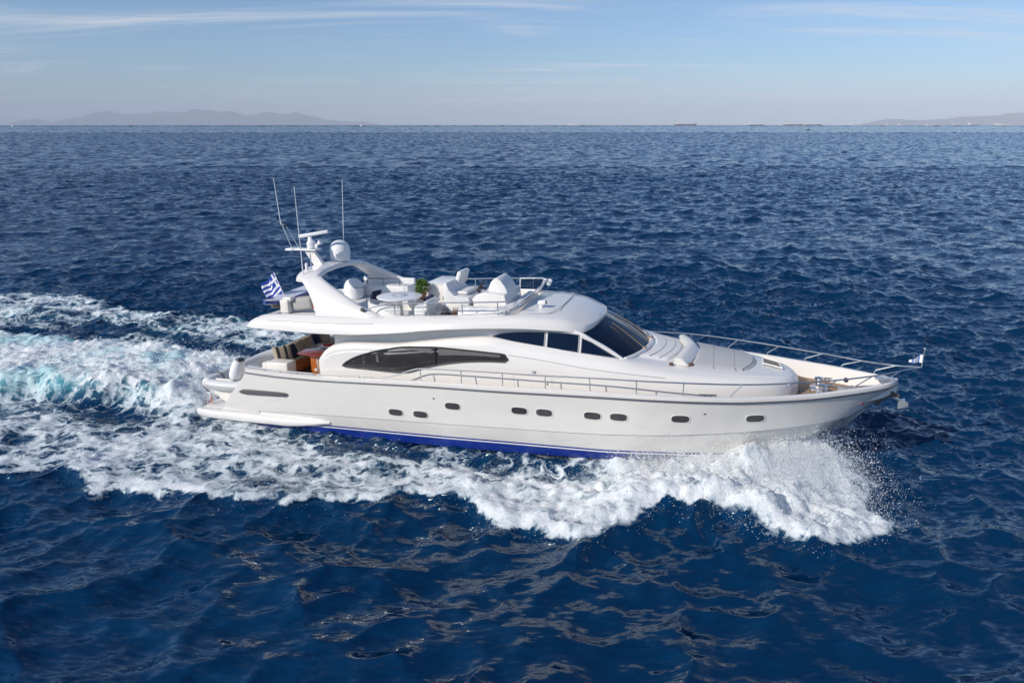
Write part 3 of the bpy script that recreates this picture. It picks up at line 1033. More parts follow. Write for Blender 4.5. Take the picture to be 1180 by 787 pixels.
def smooth_line(pts, n=60):
    x = np.linspace(pts[0][0], pts[-1][0], n)
    return list(zip(x, pchip(x, [p[0] for p in pts], [p[1] for p in pts])))


SWT = smooth_line([(5.98, 2.60), (6.10, 2.70), (6.45, 2.90), (6.83, 3.05), (7.5, 3.24), (8.2, 3.37), (8.8, 3.425), (9.44, 3.445), (10.3, 3.42), (11.2, 3.385), (11.70, 3.35), (11.80, 3.20)])
SWB = smooth_line([(5.98, 2.60), (6.06, 2.565), (7, 2.53), (8.0, 2.50), (8.35, 2.53), (8.8, 2.67), (9.35, 2.84), (9.9, 2.96), (10.6, 3.06), (11.3, 3.11), (11.74, 3.12), (11.80, 3.20)])
M['smoked'] = None


def clear_glass(name, tint, rough=.05):
    m = bpy.data.materials.new(name); m.use_nodes = True
    nt = m.node_tree; nt.nodes.clear()
    o = nt.nodes.new('ShaderNodeOutputMaterial'); t = nt.nodes.new('ShaderNodeBsdfTransparent'); gl = nt.nodes.new('ShaderNodeBsdfGlossy')
    t.inputs['Color'].default_value = (*tint, 1); gl.inputs['Roughness'].default_value = rough
    fz = nt.nodes.new('ShaderNodeFresnel'); fz.inputs['IOR'].default_value = 1.45
    mx = nt.nodes.new('ShaderNodeMixShader')
    nt.links.new(fz.outputs[0], mx.inputs[0]); nt.links.new(t.outputs[0], mx.inputs[1]); nt.links.new(gl.outputs[0], mx.inputs[2])
    nt.links.new(mx.outputs[0], o.inputs['Surface'])
    return m


M['smoked'] = clear_glass('smoked_window_glass', (.62, .62, .635))


def span(L_, a, b):
    f_ = lambda x: float(np.interp(x, *zip(*L_)))
    return [(a, f_(a))] + [p for p in L_ if a < p[0] < b] + [(b, f_(b))]


ins = side_patch('dark_cabin_sheet', SWT, SWB, house_w, M['cabin'], None, .003, 70, 8)  # dark sheet on the house side, standing in for the unlit cabin
for sg, o in zip((-1, 1), side_patch('saloon_window', SWT, SWB, house_w, M['smoked'], Y, .020, 70, 8)):
    ins[0 if sg < 0 else 1].parent = o
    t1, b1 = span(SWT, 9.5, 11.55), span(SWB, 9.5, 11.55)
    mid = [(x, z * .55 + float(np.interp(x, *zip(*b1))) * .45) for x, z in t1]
    side_patch('window_sheen', t1, mid, house_w, M['sheen'], o, .008, 30, 3, (sg,))  # pale patch imitating the lighter upper band of the forward pane
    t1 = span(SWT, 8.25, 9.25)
    side_patch('window_sheen', t1, [(x, z - .05 - .16 * (x - 8.25)) for x, z in t1], house_w, M['sheen'], o, .008, 20, 3, (sg,))  # painted reflection along the top of the aft pane
    side_patch('pale_strip', [(7.26, 3.06), (7.34, 3.07)], [(7.26, 2.82), (7.34, 2.80)], house_w, M['sheen'], o, .008, 4, 4, (sg,))  # narrow upright pale strip, painted in with the other light patches
    side_patch('cabin_shelf', [(7.3, 3.03), (9.3, 2.96)], [(7.3, 3.00), (9.3, 2.93)], house_w, M['grille'], o, .009, 16, 2, (sg,))
    fr = MB()
    P = [(x, sg * (house_w(x, z) + .016), z) for x, z in SWT] + [(x, sg * (house_w(x, z) + .016), z) for x, z in SWB[::-1][1:]]
    fr.tube(P, .028, 6)
    fr.build('window_frame', M['dark'], o)
    MB().tube([(9.38, sg * (house_w(9.38, z) + .02), z) for z in (2.86, 3.1, 3.44)], .03, 6).build('mullion', M['black'], o)
# crease line running forward from the window
for sg in (-1, 1):
    P = []
    for x in np.linspace(11.8, 16.6, 24):
        z = float(np.interp(x, hx, z2)) + .0
        P.append((x, sg * (house_w(x, z) + .001), z))
    MB().tube(P, .012, 6).build('crease_moulding', M['grey'], Y)
# engine-room door outline in the house side
for sg in (-1, 1):
    xa, xb, za, zb3 = 11.98, 13.55, 2.2, 2.72
    wv = lambda x, z: sg * (house_w(x, z) + .001)
    sm = MB().tube([(x, wv(x, z), z) for x, z in ((xa, zb3), (xa, za))], .006, 6).tube([(x, wv(x, zb3), zb3) for x in np.linspace(xa, xb, 8)], .006, 6).tube([(x, wv(x, z), z) for x, z in ((13.2, zb3), (13.2, za))], .006, 6)
    sm.build('door_seam', M['grey'], Y)
    MB().box((13.05, wv(13.05, 2.5) + sg * .01, 2.5), (.05, .03, .09), .01).build('door_handle', M['steel'], Y)
    MB().box((12.62, wv(12.62, 2.86) + sg * .02, 2.86), (.12, .06, .07), .02).build('navigation_light', M['grey'], Y)

# ---- upper house: saloon recess wall and wheelhouse
ux = np.linspace(5.5, 15.36, 70)
ub_w = pchip(ux, [5.5, 10.8, 11.4, 14.2, 15.36], [2.10, 2.10, 2.24, 2.22, 2.10])
ut_w = pchip(ux, [5.5, 10.8, 11.4, 14.1, 15.36], [2.02, 2.00, 2.06, 1.98, 2.06])
ub_z = np.interp(ux, hx, z3) - .06
ut_z = np.where(ux < 14.02, 4.24, np.interp(ux, [14.02, 15.36], [4.06, 3.32]))
ut_z = np.interp(ux, [5.5, 13.6, 14.08, 15.36], [4.2, 4.2, 4.03, 3.33])
lo = np.stack([ux, -ub_w, ub_z], -1); hi = np.stack([ux, -ut_w, ut_z], -1)
upper = strips([lo, lo * .75 + hi * .25, lo * .5 + hi * .5, lo * .25 + hi * .75, hi, hi * [1, .93, 1] + [0, 0, -.02]], 'wheelhouse', [M['gel']], Y, sharp=40)
V = [tuple(lo[0]), tuple(hi[0]), (hi[0][0], -hi[0][1], hi[0][2]), (lo[0][0], -lo[0][1], lo[0][2])]
mesh_np('saloon_aft_wall', V, [(0, 1, 2, 3)], M['gel2'], Y, False)
MB().box((5.46, .1, 2.72), (.03, 2.2, 2.0), .01).build('saloon_door', M['glass2'], Y)


def upper_w(x, z):
    a = float(np.interp(x, ux, ub_w)); b = float(np.interp(x, ux, ut_w)); zb = float(np.interp(x, ux, ub_z)); zt = float(np.interp(x, ux, ut_z))
    return a + (b - a) * (z - zb) / max(zt - zb, .05)


WT = smooth_line([(11.0, 3.755), (11.3, 3.89), (11.66, 3.97), (12.5, 4.03), (13.5, 4.045), (13.96, 4.0)]) + [(14.0, 3.985), (15.17, 3.36)]
WB = smooth_line([(11.0, 3.745), (12.2, 3.66), (13.3, 3.55), (14.33, 3.445), (15.17, 3.345)])
for a, b in ((11.0, 12.90), (12.98, 13.96), (14.04, 15.17)):
    cut = lambda L_: [(a, float(np.interp(a, *zip(*L_))))] + [p for p in L_ if a < p[0] < b] + [(b, float(np.interp(b, *zip(*L_))))]
    for sg, o in zip((-1, 1), side_patch('wheelhouse_window', cut(WT), cut(WB), upper_w, M['glass'], Y, .014, 30, 6)):
        T_, B_ = cut(WT), cut(WB)
        P = [(x, sg * (upper_w(x, z) + .014), z) for x, z in T_] + [(x, sg * (upper_w(x, z) + .014), z) for x, z in B_[::-1]]
        MB().tube(P + P[:1], .016, 6).build('window_frame', M['white'] if a > 13 and False else M['grey'], o)

# windshield: ruled between roof edge and base, bowed forward
yy = np.linspace(-1.93, 1.93, 33)
top = np.stack([pchip(np.abs(yy), [0, .8, 1.5, 1.93], [14.44, 14.38, 14.20, 14.03]), yy, pchip(np.abs(yy), [0, .8, 1.5, 1.93], [4.19, 4.13, 4.04, 3.97])], -1)
bot = np.stack([pchip(np.abs(yy), [0, .8, 1.5, 1.93], [15.92, 15.80, 15.56, 15.30]), yy, pchip(np.abs(yy), [0, .8, 1.5, 1.93], [3.33, 3.33, 3.31, 3.29])], -1)
A = np.stack([top * (1 - t) + bot * t + np.array([.03, 0, .035]) * math.sin(math.pi * t) for t in np.linspace(0, 1, 12)], 1)
ws = mesh_np('windshield', A.reshape(-1, 3), grid_faces(33, 12), M['glass'], Y)
for sg in (-1, 1):
    i = 0 if sg < 0 else -1
    MB().tube([A[i, k] + [-.02, sg * .05, -.01] for k in range(12)], .072, 8).build('windshield_pillar', M['gel'], ws)
MB().tube([tuple(p + [.06, 0, .0]) for p in bot], .07, 8).build('windshield_sill', M['gel'], ws)
for y0, y1, xo in ((-.75, -.45, 0), (.55, 1.0, 0)):
    wp = MB()
    k0 = int((y0 + 1.93) / 3.86 * 32); k1 = int((y1 + 1.93) / 3.86 * 32)
    b_ = A[k0, 11] + [.05, 0, .06]; m_ = A[k0, 6] * .6 + A[k1, 6] * .4 + [.05, 0, .07]; t_ = A[k1, 2] + [.05, 0, .05]
    wp.tube([b_, m_, t_], [.02, .016, .012], 6)
    wp.tube([m_ * .45 + b_ * .55 + [.03, .05, .0], m_ + [.02, .05, 0], t_ + [.01, .05, -.01]], .011, 6, 1)
    wp.box(tuple(b_), (.13, .10, .08), .02)
    wp.build('wiper', [M['wiper'], M['black']], ws)

# ---- flybridge
FX = [2.62, 2.75, 3.2, 4, 5.1, 6.4, 8, 8.9, 10, 11.3, 12.2, 12.8, 13.5, 14.0, 14.3, 14.47]
FWB = [2.25, 2.52, 2.72, 2.80, 2.82, 2.82, 2.80, 2.76, 2.68, 2.52, 2.40, 2.30, 2.13, 1.86, 1.25, .05]
FZB = [3.74, 3.73, 3.73, 3.73, 3.71, 3.74, 3.87, 3.98, 4.08, 4.14, 4.15, 4.13, 4.08, 4.00, 4.07, 4.18]
FWT = [2.10, 2.30, 2.44, 2.50, 2.50, 2.46, 2.40, 2.37, 2.32, 2.24, 2.14, 2.02, 1.82, 1.52, .95, .03]
FZT = [3.99, 4.09, 4.19, 4.245, 4.27, 4.30, 4.36, 4.40, 4.45, 4.50, 4.52, 4.50, 4.43, 4.30, 4.25, 4.235]
fx = np.concatenate([np.linspace(2.62, 3.4, 16), np.linspace(3.4, 11.55, 70)[1:], np.linspace(11.55, 12.1, 10)[1:], np.linspace(12.1, 14.47, 40)[1:]])
g = lambda A_: pchip(fx, FX, A_)
wb, zb, wt, zt = g(FWB), g(FZB), g(FWT), g(FZT)
aftr = sstep(3.7, 2.62, fx)


def fp(w, z, t=1.0):
    return np.stack([fx - .42 * (1 - t) * aftr, -w, z], -1)


zfl = np.where(fx < 3.3, zt - .03, 4.12)
roof = sstep(11.6, 12.05, fx)
zro = pchip(fx, [11, 12.0, 12.8, 13.5, 14.0, 14.3, 14.47], [4.66, 4.68, 4.66, 4.58, 4.45, 4.33, 4.245])
zin = zfl * (1 - roof) + (zt * .75 + zro * .25) * roof
zce = (zfl + .02) * (1 - roof) + zro * roof
zmid = zfl * (1 - roof) + (zt * .2 + zro * .8) * roof
fr_ = [fp(0 * wb, zb + .08, 0), fp(wb - .35, zb + .07, 0), fp(wb - .03, zb + .01, 0), fp(wb, zb + .03, 0)]
for t in (.06, .3, .5, .7, .85):
    b_ = math.sin(math.pi * t)
    fr_.append(fp(wb * (1 - t) + wt * t + .07 * b_, (zb + .03) * (1 - t) + zt * t + .05 * b_, t))
cw = np.minimum(.13, wt * .3)
fr_ += [fp(wt + .03, zt - .012), fp(wt - .02, zt + .005), fp(wt - cw, zt + .004 * (1 - roof) + .02 * roof), fp(wt - cw * 1.4 - .02 * roof, zin), fp(wt * .5, zmid), fp(0 * wt, zce)]
fly = strips(fr_, 'flybridge', [M['gel']], Y, sharp=33)
V = [tuple(np.stack(fr_, 1)[0][j]) for j in range(len(fr_))]; V += [(a, -b, c) for a, b, c in V[::-1]]
mesh_np('flybridge_aft_edge', V, [tuple(range(len(V)))], M['gel'], Y, False)
MB().plan([(3.5, -2.2), (11.5, -2.0), (11.5, 2.0), (3.5, 2.2)], 4.141, 4.147, 0).build('flybridge_sole', M['deckwhite'], Y)
# grooves moulded along the wing
for sg in (-1, 1):
    for (xa, xb, t) in ((3.1, 7.3, .52), (5.2, 7.6, .90)):
        P = []
        for x in np.linspace(xa, xb, 24):
            a_, b2, c_, d_ = pchip(x, FX, FWB), pchip(x, FX, FZB), pchip(x, FX, FWT), pchip(x, FX, FZT)
            bl = math.sin(math.pi * t)
            P.append((x, sg * (a_ * (1 - t) + c_ * t + .072 * bl - .008), (b2 + .04) * (1 - t) + d_ * t + .05 * bl))
        MB().tube(P, .011, 6).build('groove', M['grey'], fly)
# roof hatch line
MB().tube([(12.35, -1.95, 4.555), (12.95, -1.72, 4.555), (13.15, -1.3, 4.62), (13.2, 0, 4.638), (13.15, 1.3, 4.62), (12.95, 1.72, 4.555)], .013, 6).build('roof_seam', M['grey'], Y)

# fly windscreen: low tinted glass wrapped round the front of the well
def fws(t, h=0.0):
    a = t * math.pi / 2
    return None


fpts = [(10.2, -2.27), (10.9, -2.24), (11.5, -2.14), (11.76, -1.8), (11.84, -1.2), (11.88, 0), (11.84, 1.2), (11.78, 1.8), (11.55, 2.12), (10.9, 2.2)]
tq = np.linspace(0, len(fpts) - 1, 46)
fxq = pchip(tq, range(len(fpts)), [p[0] for p in fpts]); fyq = np.interp(tq, range(len(fpts)), [p[1] for p in fpts])
hh = pchip(tq, range(len(fpts)), [0.02, .05, .10, .22, .34, .40, .42, .42, .42, .40])
zb_ = np.interp(fxq, fx, zt) + .01
Vb = np.stack([fxq, fyq, zb_ + np.where(fxq > 11.7, .10, 0)], -1)
Vt = np.stack([fxq + hh * .55 * np.clip((fxq - 10.9) / .8, 0, 1), fyq * (1 + .02), zb_ + hh + .03], -1)


M['screen'] = clear_glass('tinted_clear_screen', (.62, .70, .72))
wsn = mesh_np('flybridge_screen', np.stack([Vb, Vt], 1).reshape(-1, 3), grid_faces(46, 2), M['screen'], Y)
fr = MB(); fr.tube([tuple(p) for p in Vt], .022, 6)
fr.build('screen_frame', M['white'], wsn)
MB().tube([tuple(p) for p in Vb], .04, 6).build('screen_base', M['gel'], wsn)
for k in (12, 17, 29, 33, 38, 45):
    MB().tube([tuple(Vb[k]), tuple(Vt[k])], .02, 6).build('screen_post', M['white'], wsn)
MB().box((12.08, 2.0, 4.86), (.16, .2, .26), .05, rot=(0, R(25), 0)).build('screen_corner', M['white'], wsn)

# flybridge side rails
for sg in (-1, 1):
    fr = MB()
    yl = 2.34
    tp = [(6.75, sg * 2.40, 4.42), (7.2, sg * 2.38, 4.63), (7.9, sg * 2.36, 4.77), (9.03, sg * 2.33, 4.83), (10.3, sg * 2.29, 4.90), (11.4, sg * 2.22, 4.95), (12.0, sg * 2.05, 4.97)]
    fr.tube(tp, .02, 8)
    fr.tube([(7.6, sg * 2.37, 4.52), (9.03, sg * 2.33, 4.56), (10.3, sg * 2.29, 4.62), (11.35, sg * 2.22, 4.66)], .008, 6)
    ro = fr.build('flybridge_rail', M['steel'], Y)
    for x in (7.95, 9.1, 10.26, 11.41):
        zt_ = float(np.interp(x, [p[0] for p in tp], [p[2] for p in tp])); yt_ = float(np.interp(x, [p[0] for p in tp], [abs(p[1]) for p in tp]))
        MB().tube([(x, sg * (yt_ - .03), float(np.interp(x, fx, zt)) - .01), (x, sg * yt_, zt_)], .018, 6).build('stanchion', M['steel'], ro)

# ---- radar arch
lv = [(0.0, 5.05, 7.75, 2.46, 4.20), (.12, 5.0, 7.25, 2.42, 4.42), (.3, 4.86, 6.55, 2.30, 4.66), (.5, 4.66, 5.98, 2.14, 4.92), (.72, 4.40, 5.45, 1.97, 5.17), (.9, 4.14, 5.05, 1.82, 5.36), (1.0, 4.02, 4.92, 1.74, 5.44)]
for sg in (-1, 1):
    V = []; m = 20
    for t, xa, xf, w, z in lv:
        th = .15 - .03 * t
        for k in range(m):
            a = 2 * math.pi * k / m
            ca, sa = math.cos(a), math.sin(a)
            ca = math.copysign(abs(ca) ** .6, ca); sa = math.copysign(abs(sa) ** .75, sa)
            V.append(((xa + xf) / 2 + (xf - xa) / 2 * ca, sg * (w - .08) + th * sa, z))
    n = len(lv)
    F = [(i * m + k, i * m + (k + 1) % m, (i + 1) * m + (k + 1) % m, (i + 1) * m + k) for i in range(n - 1) for k in range(m)]
    F.append(tuple(range(m))); F.append(tuple((n - 1) * m + k for k in range(m)))
    if sg < 0:
        arch = mesh_np('radar_arch', V, F, M['gel'], Y, True, None, 55)
        arch['label'] = 'swept back white arch carrying the aerials'
        bm_ = MB()
        ys2 = np.linspace(-1.86, 1.86, 25); V2 = []
        for y in ys2:
            u = abs(y) / 1.86
            xa, xf = 3.98 - .14 * (1 - u ** 2), 4.90 - .18 * (1 - u ** 3)
            zc_ = 5.40 + .16 * (1 - u ** 2) - .10 * u ** 8; th = .115
            sq = (1 - u ** 10) ** .5 if u < 1 else 0
            for k in range(16):
                a = 2 * math.pi * k / 16
                ca = math.copysign(abs(math.cos(a)) ** .6, math.cos(a)); sa = math.copysign(abs(math.sin(a)) ** .75, math.sin(a))
                V2.append(((xa + xf) / 2 + (xf - xa) / 2 * ca * (.85 + .15 * sq), y, zc_ + th * sa * (.35 + .65 * sq)))
        F2 = [(i * 16 + k, i * 16 + (k + 1) % 16, (i + 1) * 16 + (k + 1) % 16, (i + 1) * 16 + k) for i in range(24) for k in range(16)]
        F2 += [tuple(range(16)), tuple(24 * 16 + k for k in range(16))]
        mesh_np('cross_beam', V2, F2, M['gel'], arch, True, None, 50)
    else:
        mesh_np('arch_leg', V, F, M['gel'], arch, True, None, 55)
# speaker on the near leg
MB().lathe([(.001, 0), (.06, 0), (.07, -.02), (.07, -.06)], (6.85, -2.50, 4.56), 16, rot=(R(70), 0, 0)).build('deck_speaker', M['dark'], arch)
# satellite dome
dm = MB().lathe([(.30, 0), (.34, .03), (.36, .10), (.375, .30), (.37, .42), (.34, .55), (.28, .65), (.19, .72), (.09, .755), (.001, .765)], (4.42, .55, 5.66), 32)
dom = dm.build('satellite_dome', M['white'], arch)
MB().lathe([(.16, -.10), (.17, -.02), (.31, .0), (.31, .015)], (4.42, .55, 5.66), 24).build('dome_foot', M['grey'], dom)
# mast
ms = MB()
ms.add(*(lambda V, F: (V, F))([(4.40 - .02, -.42, 5.48), (3.98, -.42, 5.48), (3.98, -.18, 5.48), (4.38, -.18, 5.48), (3.86, -.38, 6.14), (3.50, -.38, 6.14), (3.50, -.22, 6.14), (3.86, -.22, 6.14)],
                              [(0, 1, 2, 3), (4, 7, 6, 5), (0, 4, 5, 1), (1, 5, 6, 2), (2, 6, 7, 3), (3, 7, 4, 0)]))
mast = ms.build('mast', M['gel'], arch, sharp=30)
MB().box((3.42, -.3, 6.17), (1.25, .42, .06), .025).box((2.98, -.3, 6.17), (.32, .5, .08), .03).build('mast_platform', M['white'], mast)
MB().box((3.90, -.3, 6.72), (1.12, .10, .13), .05, rot=(0, R(-9), R(14)), seg=3).build('radar_scanner', M['white'], mast)
MB().lathe([(.16, 0), (.17, .05), (.16, .22), (.10, .28), (.06, .42)], (3.80, -.3, 6.21), 20, rot=(0, R(-9), 0)).build('radar_pedestal', M['white'], mast)
MB().lathe([(.03, -.14), (.05, -.02), (.10, .12), (.11, .14), (.001, .13)], (4.15, -.42, 6.40), 16, rot=(0, R(55), 0)).box((4.05, -.42, 6.3), (.1, .06, .14), .02).build('horn', M['white'], mast)
MB().tube([(3.00, -.36, 6.2), (2.70, -.42, 7.10)], .02, 6).tube([(3.20, -.22, 6.2), (2.78, -.26, 6.98), (2.70, -.42, 7.10)], .016, 6).box((2.80, -.30, 7.02), (.09, .09, .09), .02, mi=1).box((2.74, -.38, 7.12), (.07, .07, .06), .02, mi=1).build('light_bracket', [M['steel'], M['dark']], mast)
MB().tube([(2.70, -.45, 7.06), (2.68, -.45, 7.25), (2.58, -.45, 8.70)], [.022, .014, .009], 6).build('whip_aerial', M['white'], mast)
MB().tube([(4.22, -1.66, 5.44), (4.22, -1.66, 6.1), (4.19, -1.66, 8.46)], [.022, .014, .009], 6).build('whip_aerial', M['white'], arch)
MB().tube([(4.05, 1.45, 5.5), (4.08, 1.45, 6.2), (4.22, 1.45, 8.56)], [.022, .014, .009], 6).build('whip_aerial', M['white'], arch)
MB().lathe([(.045, 0), (.055, .03), (.055, .24), (.03, .27)], (4.14, -1.28, 5.56), 16).tube([(4.14, -1.28, 5.42), (4.14, -1.28, 5.58)], .02).build('gps_antenna', M['white'], arch)
MB().tube([(4.2, -1.1, 5.45), (4.08, -.9, 6.1)], .02, 6).build('mast_stay', M['steel'], arch)

# ---- guard rails at the bow and along the side decks
base = [(8.98, 2.88, 2.37), (10.39, 2.92, 2.39), (11.75, 2.95, 2.42), (13.12, 2.98, 2.45), (14.48, 2.99, 2.49), (15.84, 2.98, 2.53), (17.15, 2.90, 2.54), (18.47, 2.64, 2.55), (19.75, 2.19, 2.54), (20.9, 1.68, 2.55), (21.93, 1.10, 2.57), (22.78, .54, 2.62)]
topp = [(8.98, 2.86, 2.80), (10.38, 2.90, 2.86), (11.75, 2.93, 2.89), (13.1, 2.96, 2.92), (14.46, 2.97, 2.95), (15.83, 2.97, 2.97), (17.16, 2.89, 2.98), (18.78, 2.54, 2.95), (20.1, 2.04, 2.93), (21.4, 1.42, 2.93), (22.45, .80, 2.94), (23.3, .28, 3.0)]
for sg in (-1, 1):
    rr = MB()
    P = [(7.55, 2.87, 2.41), (7.78, 2.87, 2.44), (8.2, 2.87, 2.55)] + topp + [(23.75, .08, 3.05), (23.9, 0, 3.07)]
    q = np.array(P); t = np.arange(len(P)); tf = np.linspace(0, len(P) - 1, 110)
    Pf = np.stack([pchip(tf, t, q[:, 0]), pchip(tf, t, q[:, 1]), pchip(tf, t, q[:, 2])], -1) * [1, sg, 1]
    rr.tube([tuple(p) for p in Pf], .022, 8)
    ro = rr.build('guard_rail', M['steel'], Y)
    for (b, t_) in zip(base, topp):
        st = MB()
        lean = t_[0] - b[0]
        b0 = (b[0], sg * b[1], b[2] - .02); t0 = (t_[0], sg * t_[1], t_[2])
        if lean > .1:
            st.tube([b0, (b[0], sg * b[1], b[2] + .08), (b[0] + .05, sg * b[1], b[2] + .13), t0], .017, 8)
        else:
            st.tube([b0, t0], .017, 8)
        st.build('stanchion', M['steel'], ro)
    # low rails and cleats on the cap further aft
    for xs3 in ([5.24, 6.77], [6.88, 7.28], [2.35, 3.67], [3.67, 5.0]):
        lr = MB()
        a_, b_ = xs3
        za, zb2 = float(sheer_z(a_)) + .20, float(sheer_z(b_)) + .20
        ya, yb = float(B(a_)) - .10, float(B(b_)) - .10
        n = 6
        lr.tube([(a_ + (b_ - a_) * k / n, sg * (ya + (yb - ya) * k / n), za + (zb2 - za) * k / n) for k in range(n + 1)], .02, 8)
        for k in ((1, 5) if b_ - a_ < 1 else (0, 3, 6)):
            x = a_ + (b_ - a_) * k / n
            lr.tube([(x, sg * (ya + (yb - ya) * k / n), za + (zb2 - za) * k / n), (x, sg * (ya + (yb - ya) * k / n), za - .10)], .016, 6)
        lr.build('cleat' if b_ - a_ < .6 else 'hand_rail', M['steel'], Y)
    cl_ = MB()
    cl_.tube([(17.60, sg * 2.78, 2.63), (18.08, sg * 2.70, 2.63)], .022, 8).tube([(17.76, sg * 2.75, 2.5), (17.76, sg * 2.75, 2.63)], .018).tube([(17.92, sg * 2.73, 2.5), (17.92, sg * 2.73, 2.63)], .018)
    cl_.build('cleat', M['rail'], Y)

# ---- foredeck: trunk seat, sunpad, hatch
def roof_z(x, y):
    w = float(np.interp(x, hx, w3)); a = float(np.interp(x, hx, z3)); c = float(np.interp(x, hx, z5))
    t = max(0, min(1, 1 - abs(y) / max(w, .01)))
    return a + (c - a) * math.sin(t * math.pi / 2)


def pad_patch(name, x0, x1, wf, m, h, parent=Y, n=26, k=22, front=0.0, bow=0.0):
    V = []
    xs3 = np.linspace(0, 1, n); ys3 = np.linspace(-1, 1, k)
    for u in xs3:
        for v in ys3:
            y = v * wf(x0 + (x1 - x0) * u)
            x = x0 + (x1 - x0) * u - bow * (v ** 2) * (1 - u) - front * v ** 2 * u
            e = min(1, (1 - abs(v)) * 14, (u) * 22 + .0, (1 - u) * 22)
            V.append((x, y, roof_z(x, y) - .01 + h * math.sqrt(max(0, e))))
    o = mesh_np(name, V, grid_faces(n, k), m, parent)
    return o


# quilted cushion strip below the windshield
q1 = pad_patch('forward_cushion', 16.12, 16.98, lambda x: 1.50 - (x - 16.1) * .12, M['white_vinyl'], .07, bow=.42, front=.42)
for dx in (.32, .62):
    MB().tube([(16.12 + dx - .42 * v * v, v * (1.48 - dx * .1), roof_z(16.12 + dx - .42 * v * v, v * 1.4) + .066) for v in np.linspace(-.98, .98, 19)], .009, 6).build('seam', M['grey'], q1)
for v in (-.62, -.2, .2, .62):
    MB().tube([(16.16 + d - .42 * v * v, v * 1.46, roof_z(16.16 + d - .42 * v * v, v * 1.46) + .068) for d in np.linspace(0, .8, 9)], .014, 6).build('seam', M['grey'], q1)
# seat back in two arms forming a shallow V
sb = MB()
for v0, v1 in ((-1.52, .02), (-.02, 1.52)):
    V = []; n = 10
    for i in range(n):
        y = v0 + (v1 - v0) * i / (n - 1)
        xo = 17.14 - .19 * abs(y) ** 1.2
        zb2 = roof_z(xo, y) - .03
        V += [(xo, y, zb2), (xo - .05, y, zb2 + .20), (xo + .05, y, zb2 + .24), (xo + .22, y, zb2 + .21), (xo + .42, y, zb2)]
    F = [(i * 5 + k, i * 5 + (k + 1) % 5, (i + 1) * 5 + (k + 1) % 5, (i + 1) * 5 + k) for i in range(n - 1) for k in range(5)]
    F += [tuple(range(4, -1, -1)), tuple((n - 1) * 5 + k for k in range(5))]
    bm = bmesh.new(); vs = [bm.verts.new(p) for p in V]
    for f_ in F: bm.faces.new([vs[i] for i in f_])
    bmesh.ops.recalc_face_normals(bm, faces=bm.faces)
    bmesh.ops.bevel(bm, geom=bm.edges[:], offset=.025, segments=2, affect='EDGES')
    sb.bm(bm)
sbo = sb.build('foredeck_backrest', M['gel2'], Y, sharp=35)
MB().box((16.72, -1.62, roof_z(16.72, -1.62) + .04), (.12, .06, .12), .02).box((17.08, -1.45, roof_z(17.08, -1.45) + .06), (.12, .06, .12), .02).box((17.3, -1.4, roof_z(17.3, -1.4) + .06), (.12, .06, .12), .02).build('backrest_hinge', M['brown'], sbo)
pd = pad_patch('foredeck_sunpad', 17.42, 19.28, lambda x: float(np.interp(x, hx, w3)) * .86, M['pad'], .075, front=.38, bow=.16)
for x in (17.95, 18.58):
    MB().tube([(x, v * float(np.interp(x, hx, w3)) * .84, roof_z(x, v * float(np.interp(x, hx, w3)) * .84) + .064) for v in np.linspace(-1, 1, 15)], .009, 6).build('seam', M['padline'], pd)
MB().tube([(19.16 - .38 * v * v, v * float(np.interp(19.1, hx, w3)) * .86, roof_z(19.1 - .38 * v * v, v * 1.1) + .062) for v in np.linspace(-1, 1, 15)], .012, 6).build('seam', M['padline'], pd)
ht = MB()
hc = (19.72, .12)
V = [(hc[0] + a, hc[1] + b, roof_z(hc[0] + a, hc[1] + b) + .02) for a, b in ((-.26, -.32), (.30, -.38), (.24, .30), (-.24, .44))]
ht.add(V + [(x, y, z + .03) for x, y, z in V], [(0, 3, 2, 1), (4, 5, 6, 7), (0, 1, 5, 4), (1, 2, 6, 5), (2, 3, 7, 6), (3, 0, 4, 7)])
hto = ht.build('deck_hatch', M['tan'], Y, smooth=False)
MB().tube([(x, y, z + .03) for x, y, z in V] + [(V[0][0], V[0][1], V[0][2] + .03)], .025, 6).build('hatch_frame', M['white'], hto)

# anchor gear on the foredeck
wl_ = MB()
for y in (-.35, .38):
    wl_.lathe([(.16, 0), (.16, .05), (.09, .08), (.08, .2), (.14, .24), (.14, .3), (.05, .33)], (21.2, y, 2.12), 18)
    wl_.tube([(21.3, y, 2.18), (21.9, y * .7, 2.2), (22.7, y * .35, 2.35)], .03, 6)
wl_.box((21.15, 0, 2.16), (.5, .42, .12), .03)
wl_.build('windlass', M['steel'], Y)
for y in (-1.05, 1.15):
    MB().box((21.55, y, 2.2), (.34, .06, .05), .02).tube([(21.48, y, 2.06), (21.48, y, 2.2)], .025).tube([(21.62, y, 2.06), (21.62, y, 2.2)], .025).build('bollard', M['steel'], Y)
MB().ball((22.1, .95, 2.24), .10, 10).build('mooring_ball', M['dark'], Y)
MB().box((22.0, .2, 2.12), (.5, .4, .06), .02).build('chain_locker_lid', M['grey'], Y)
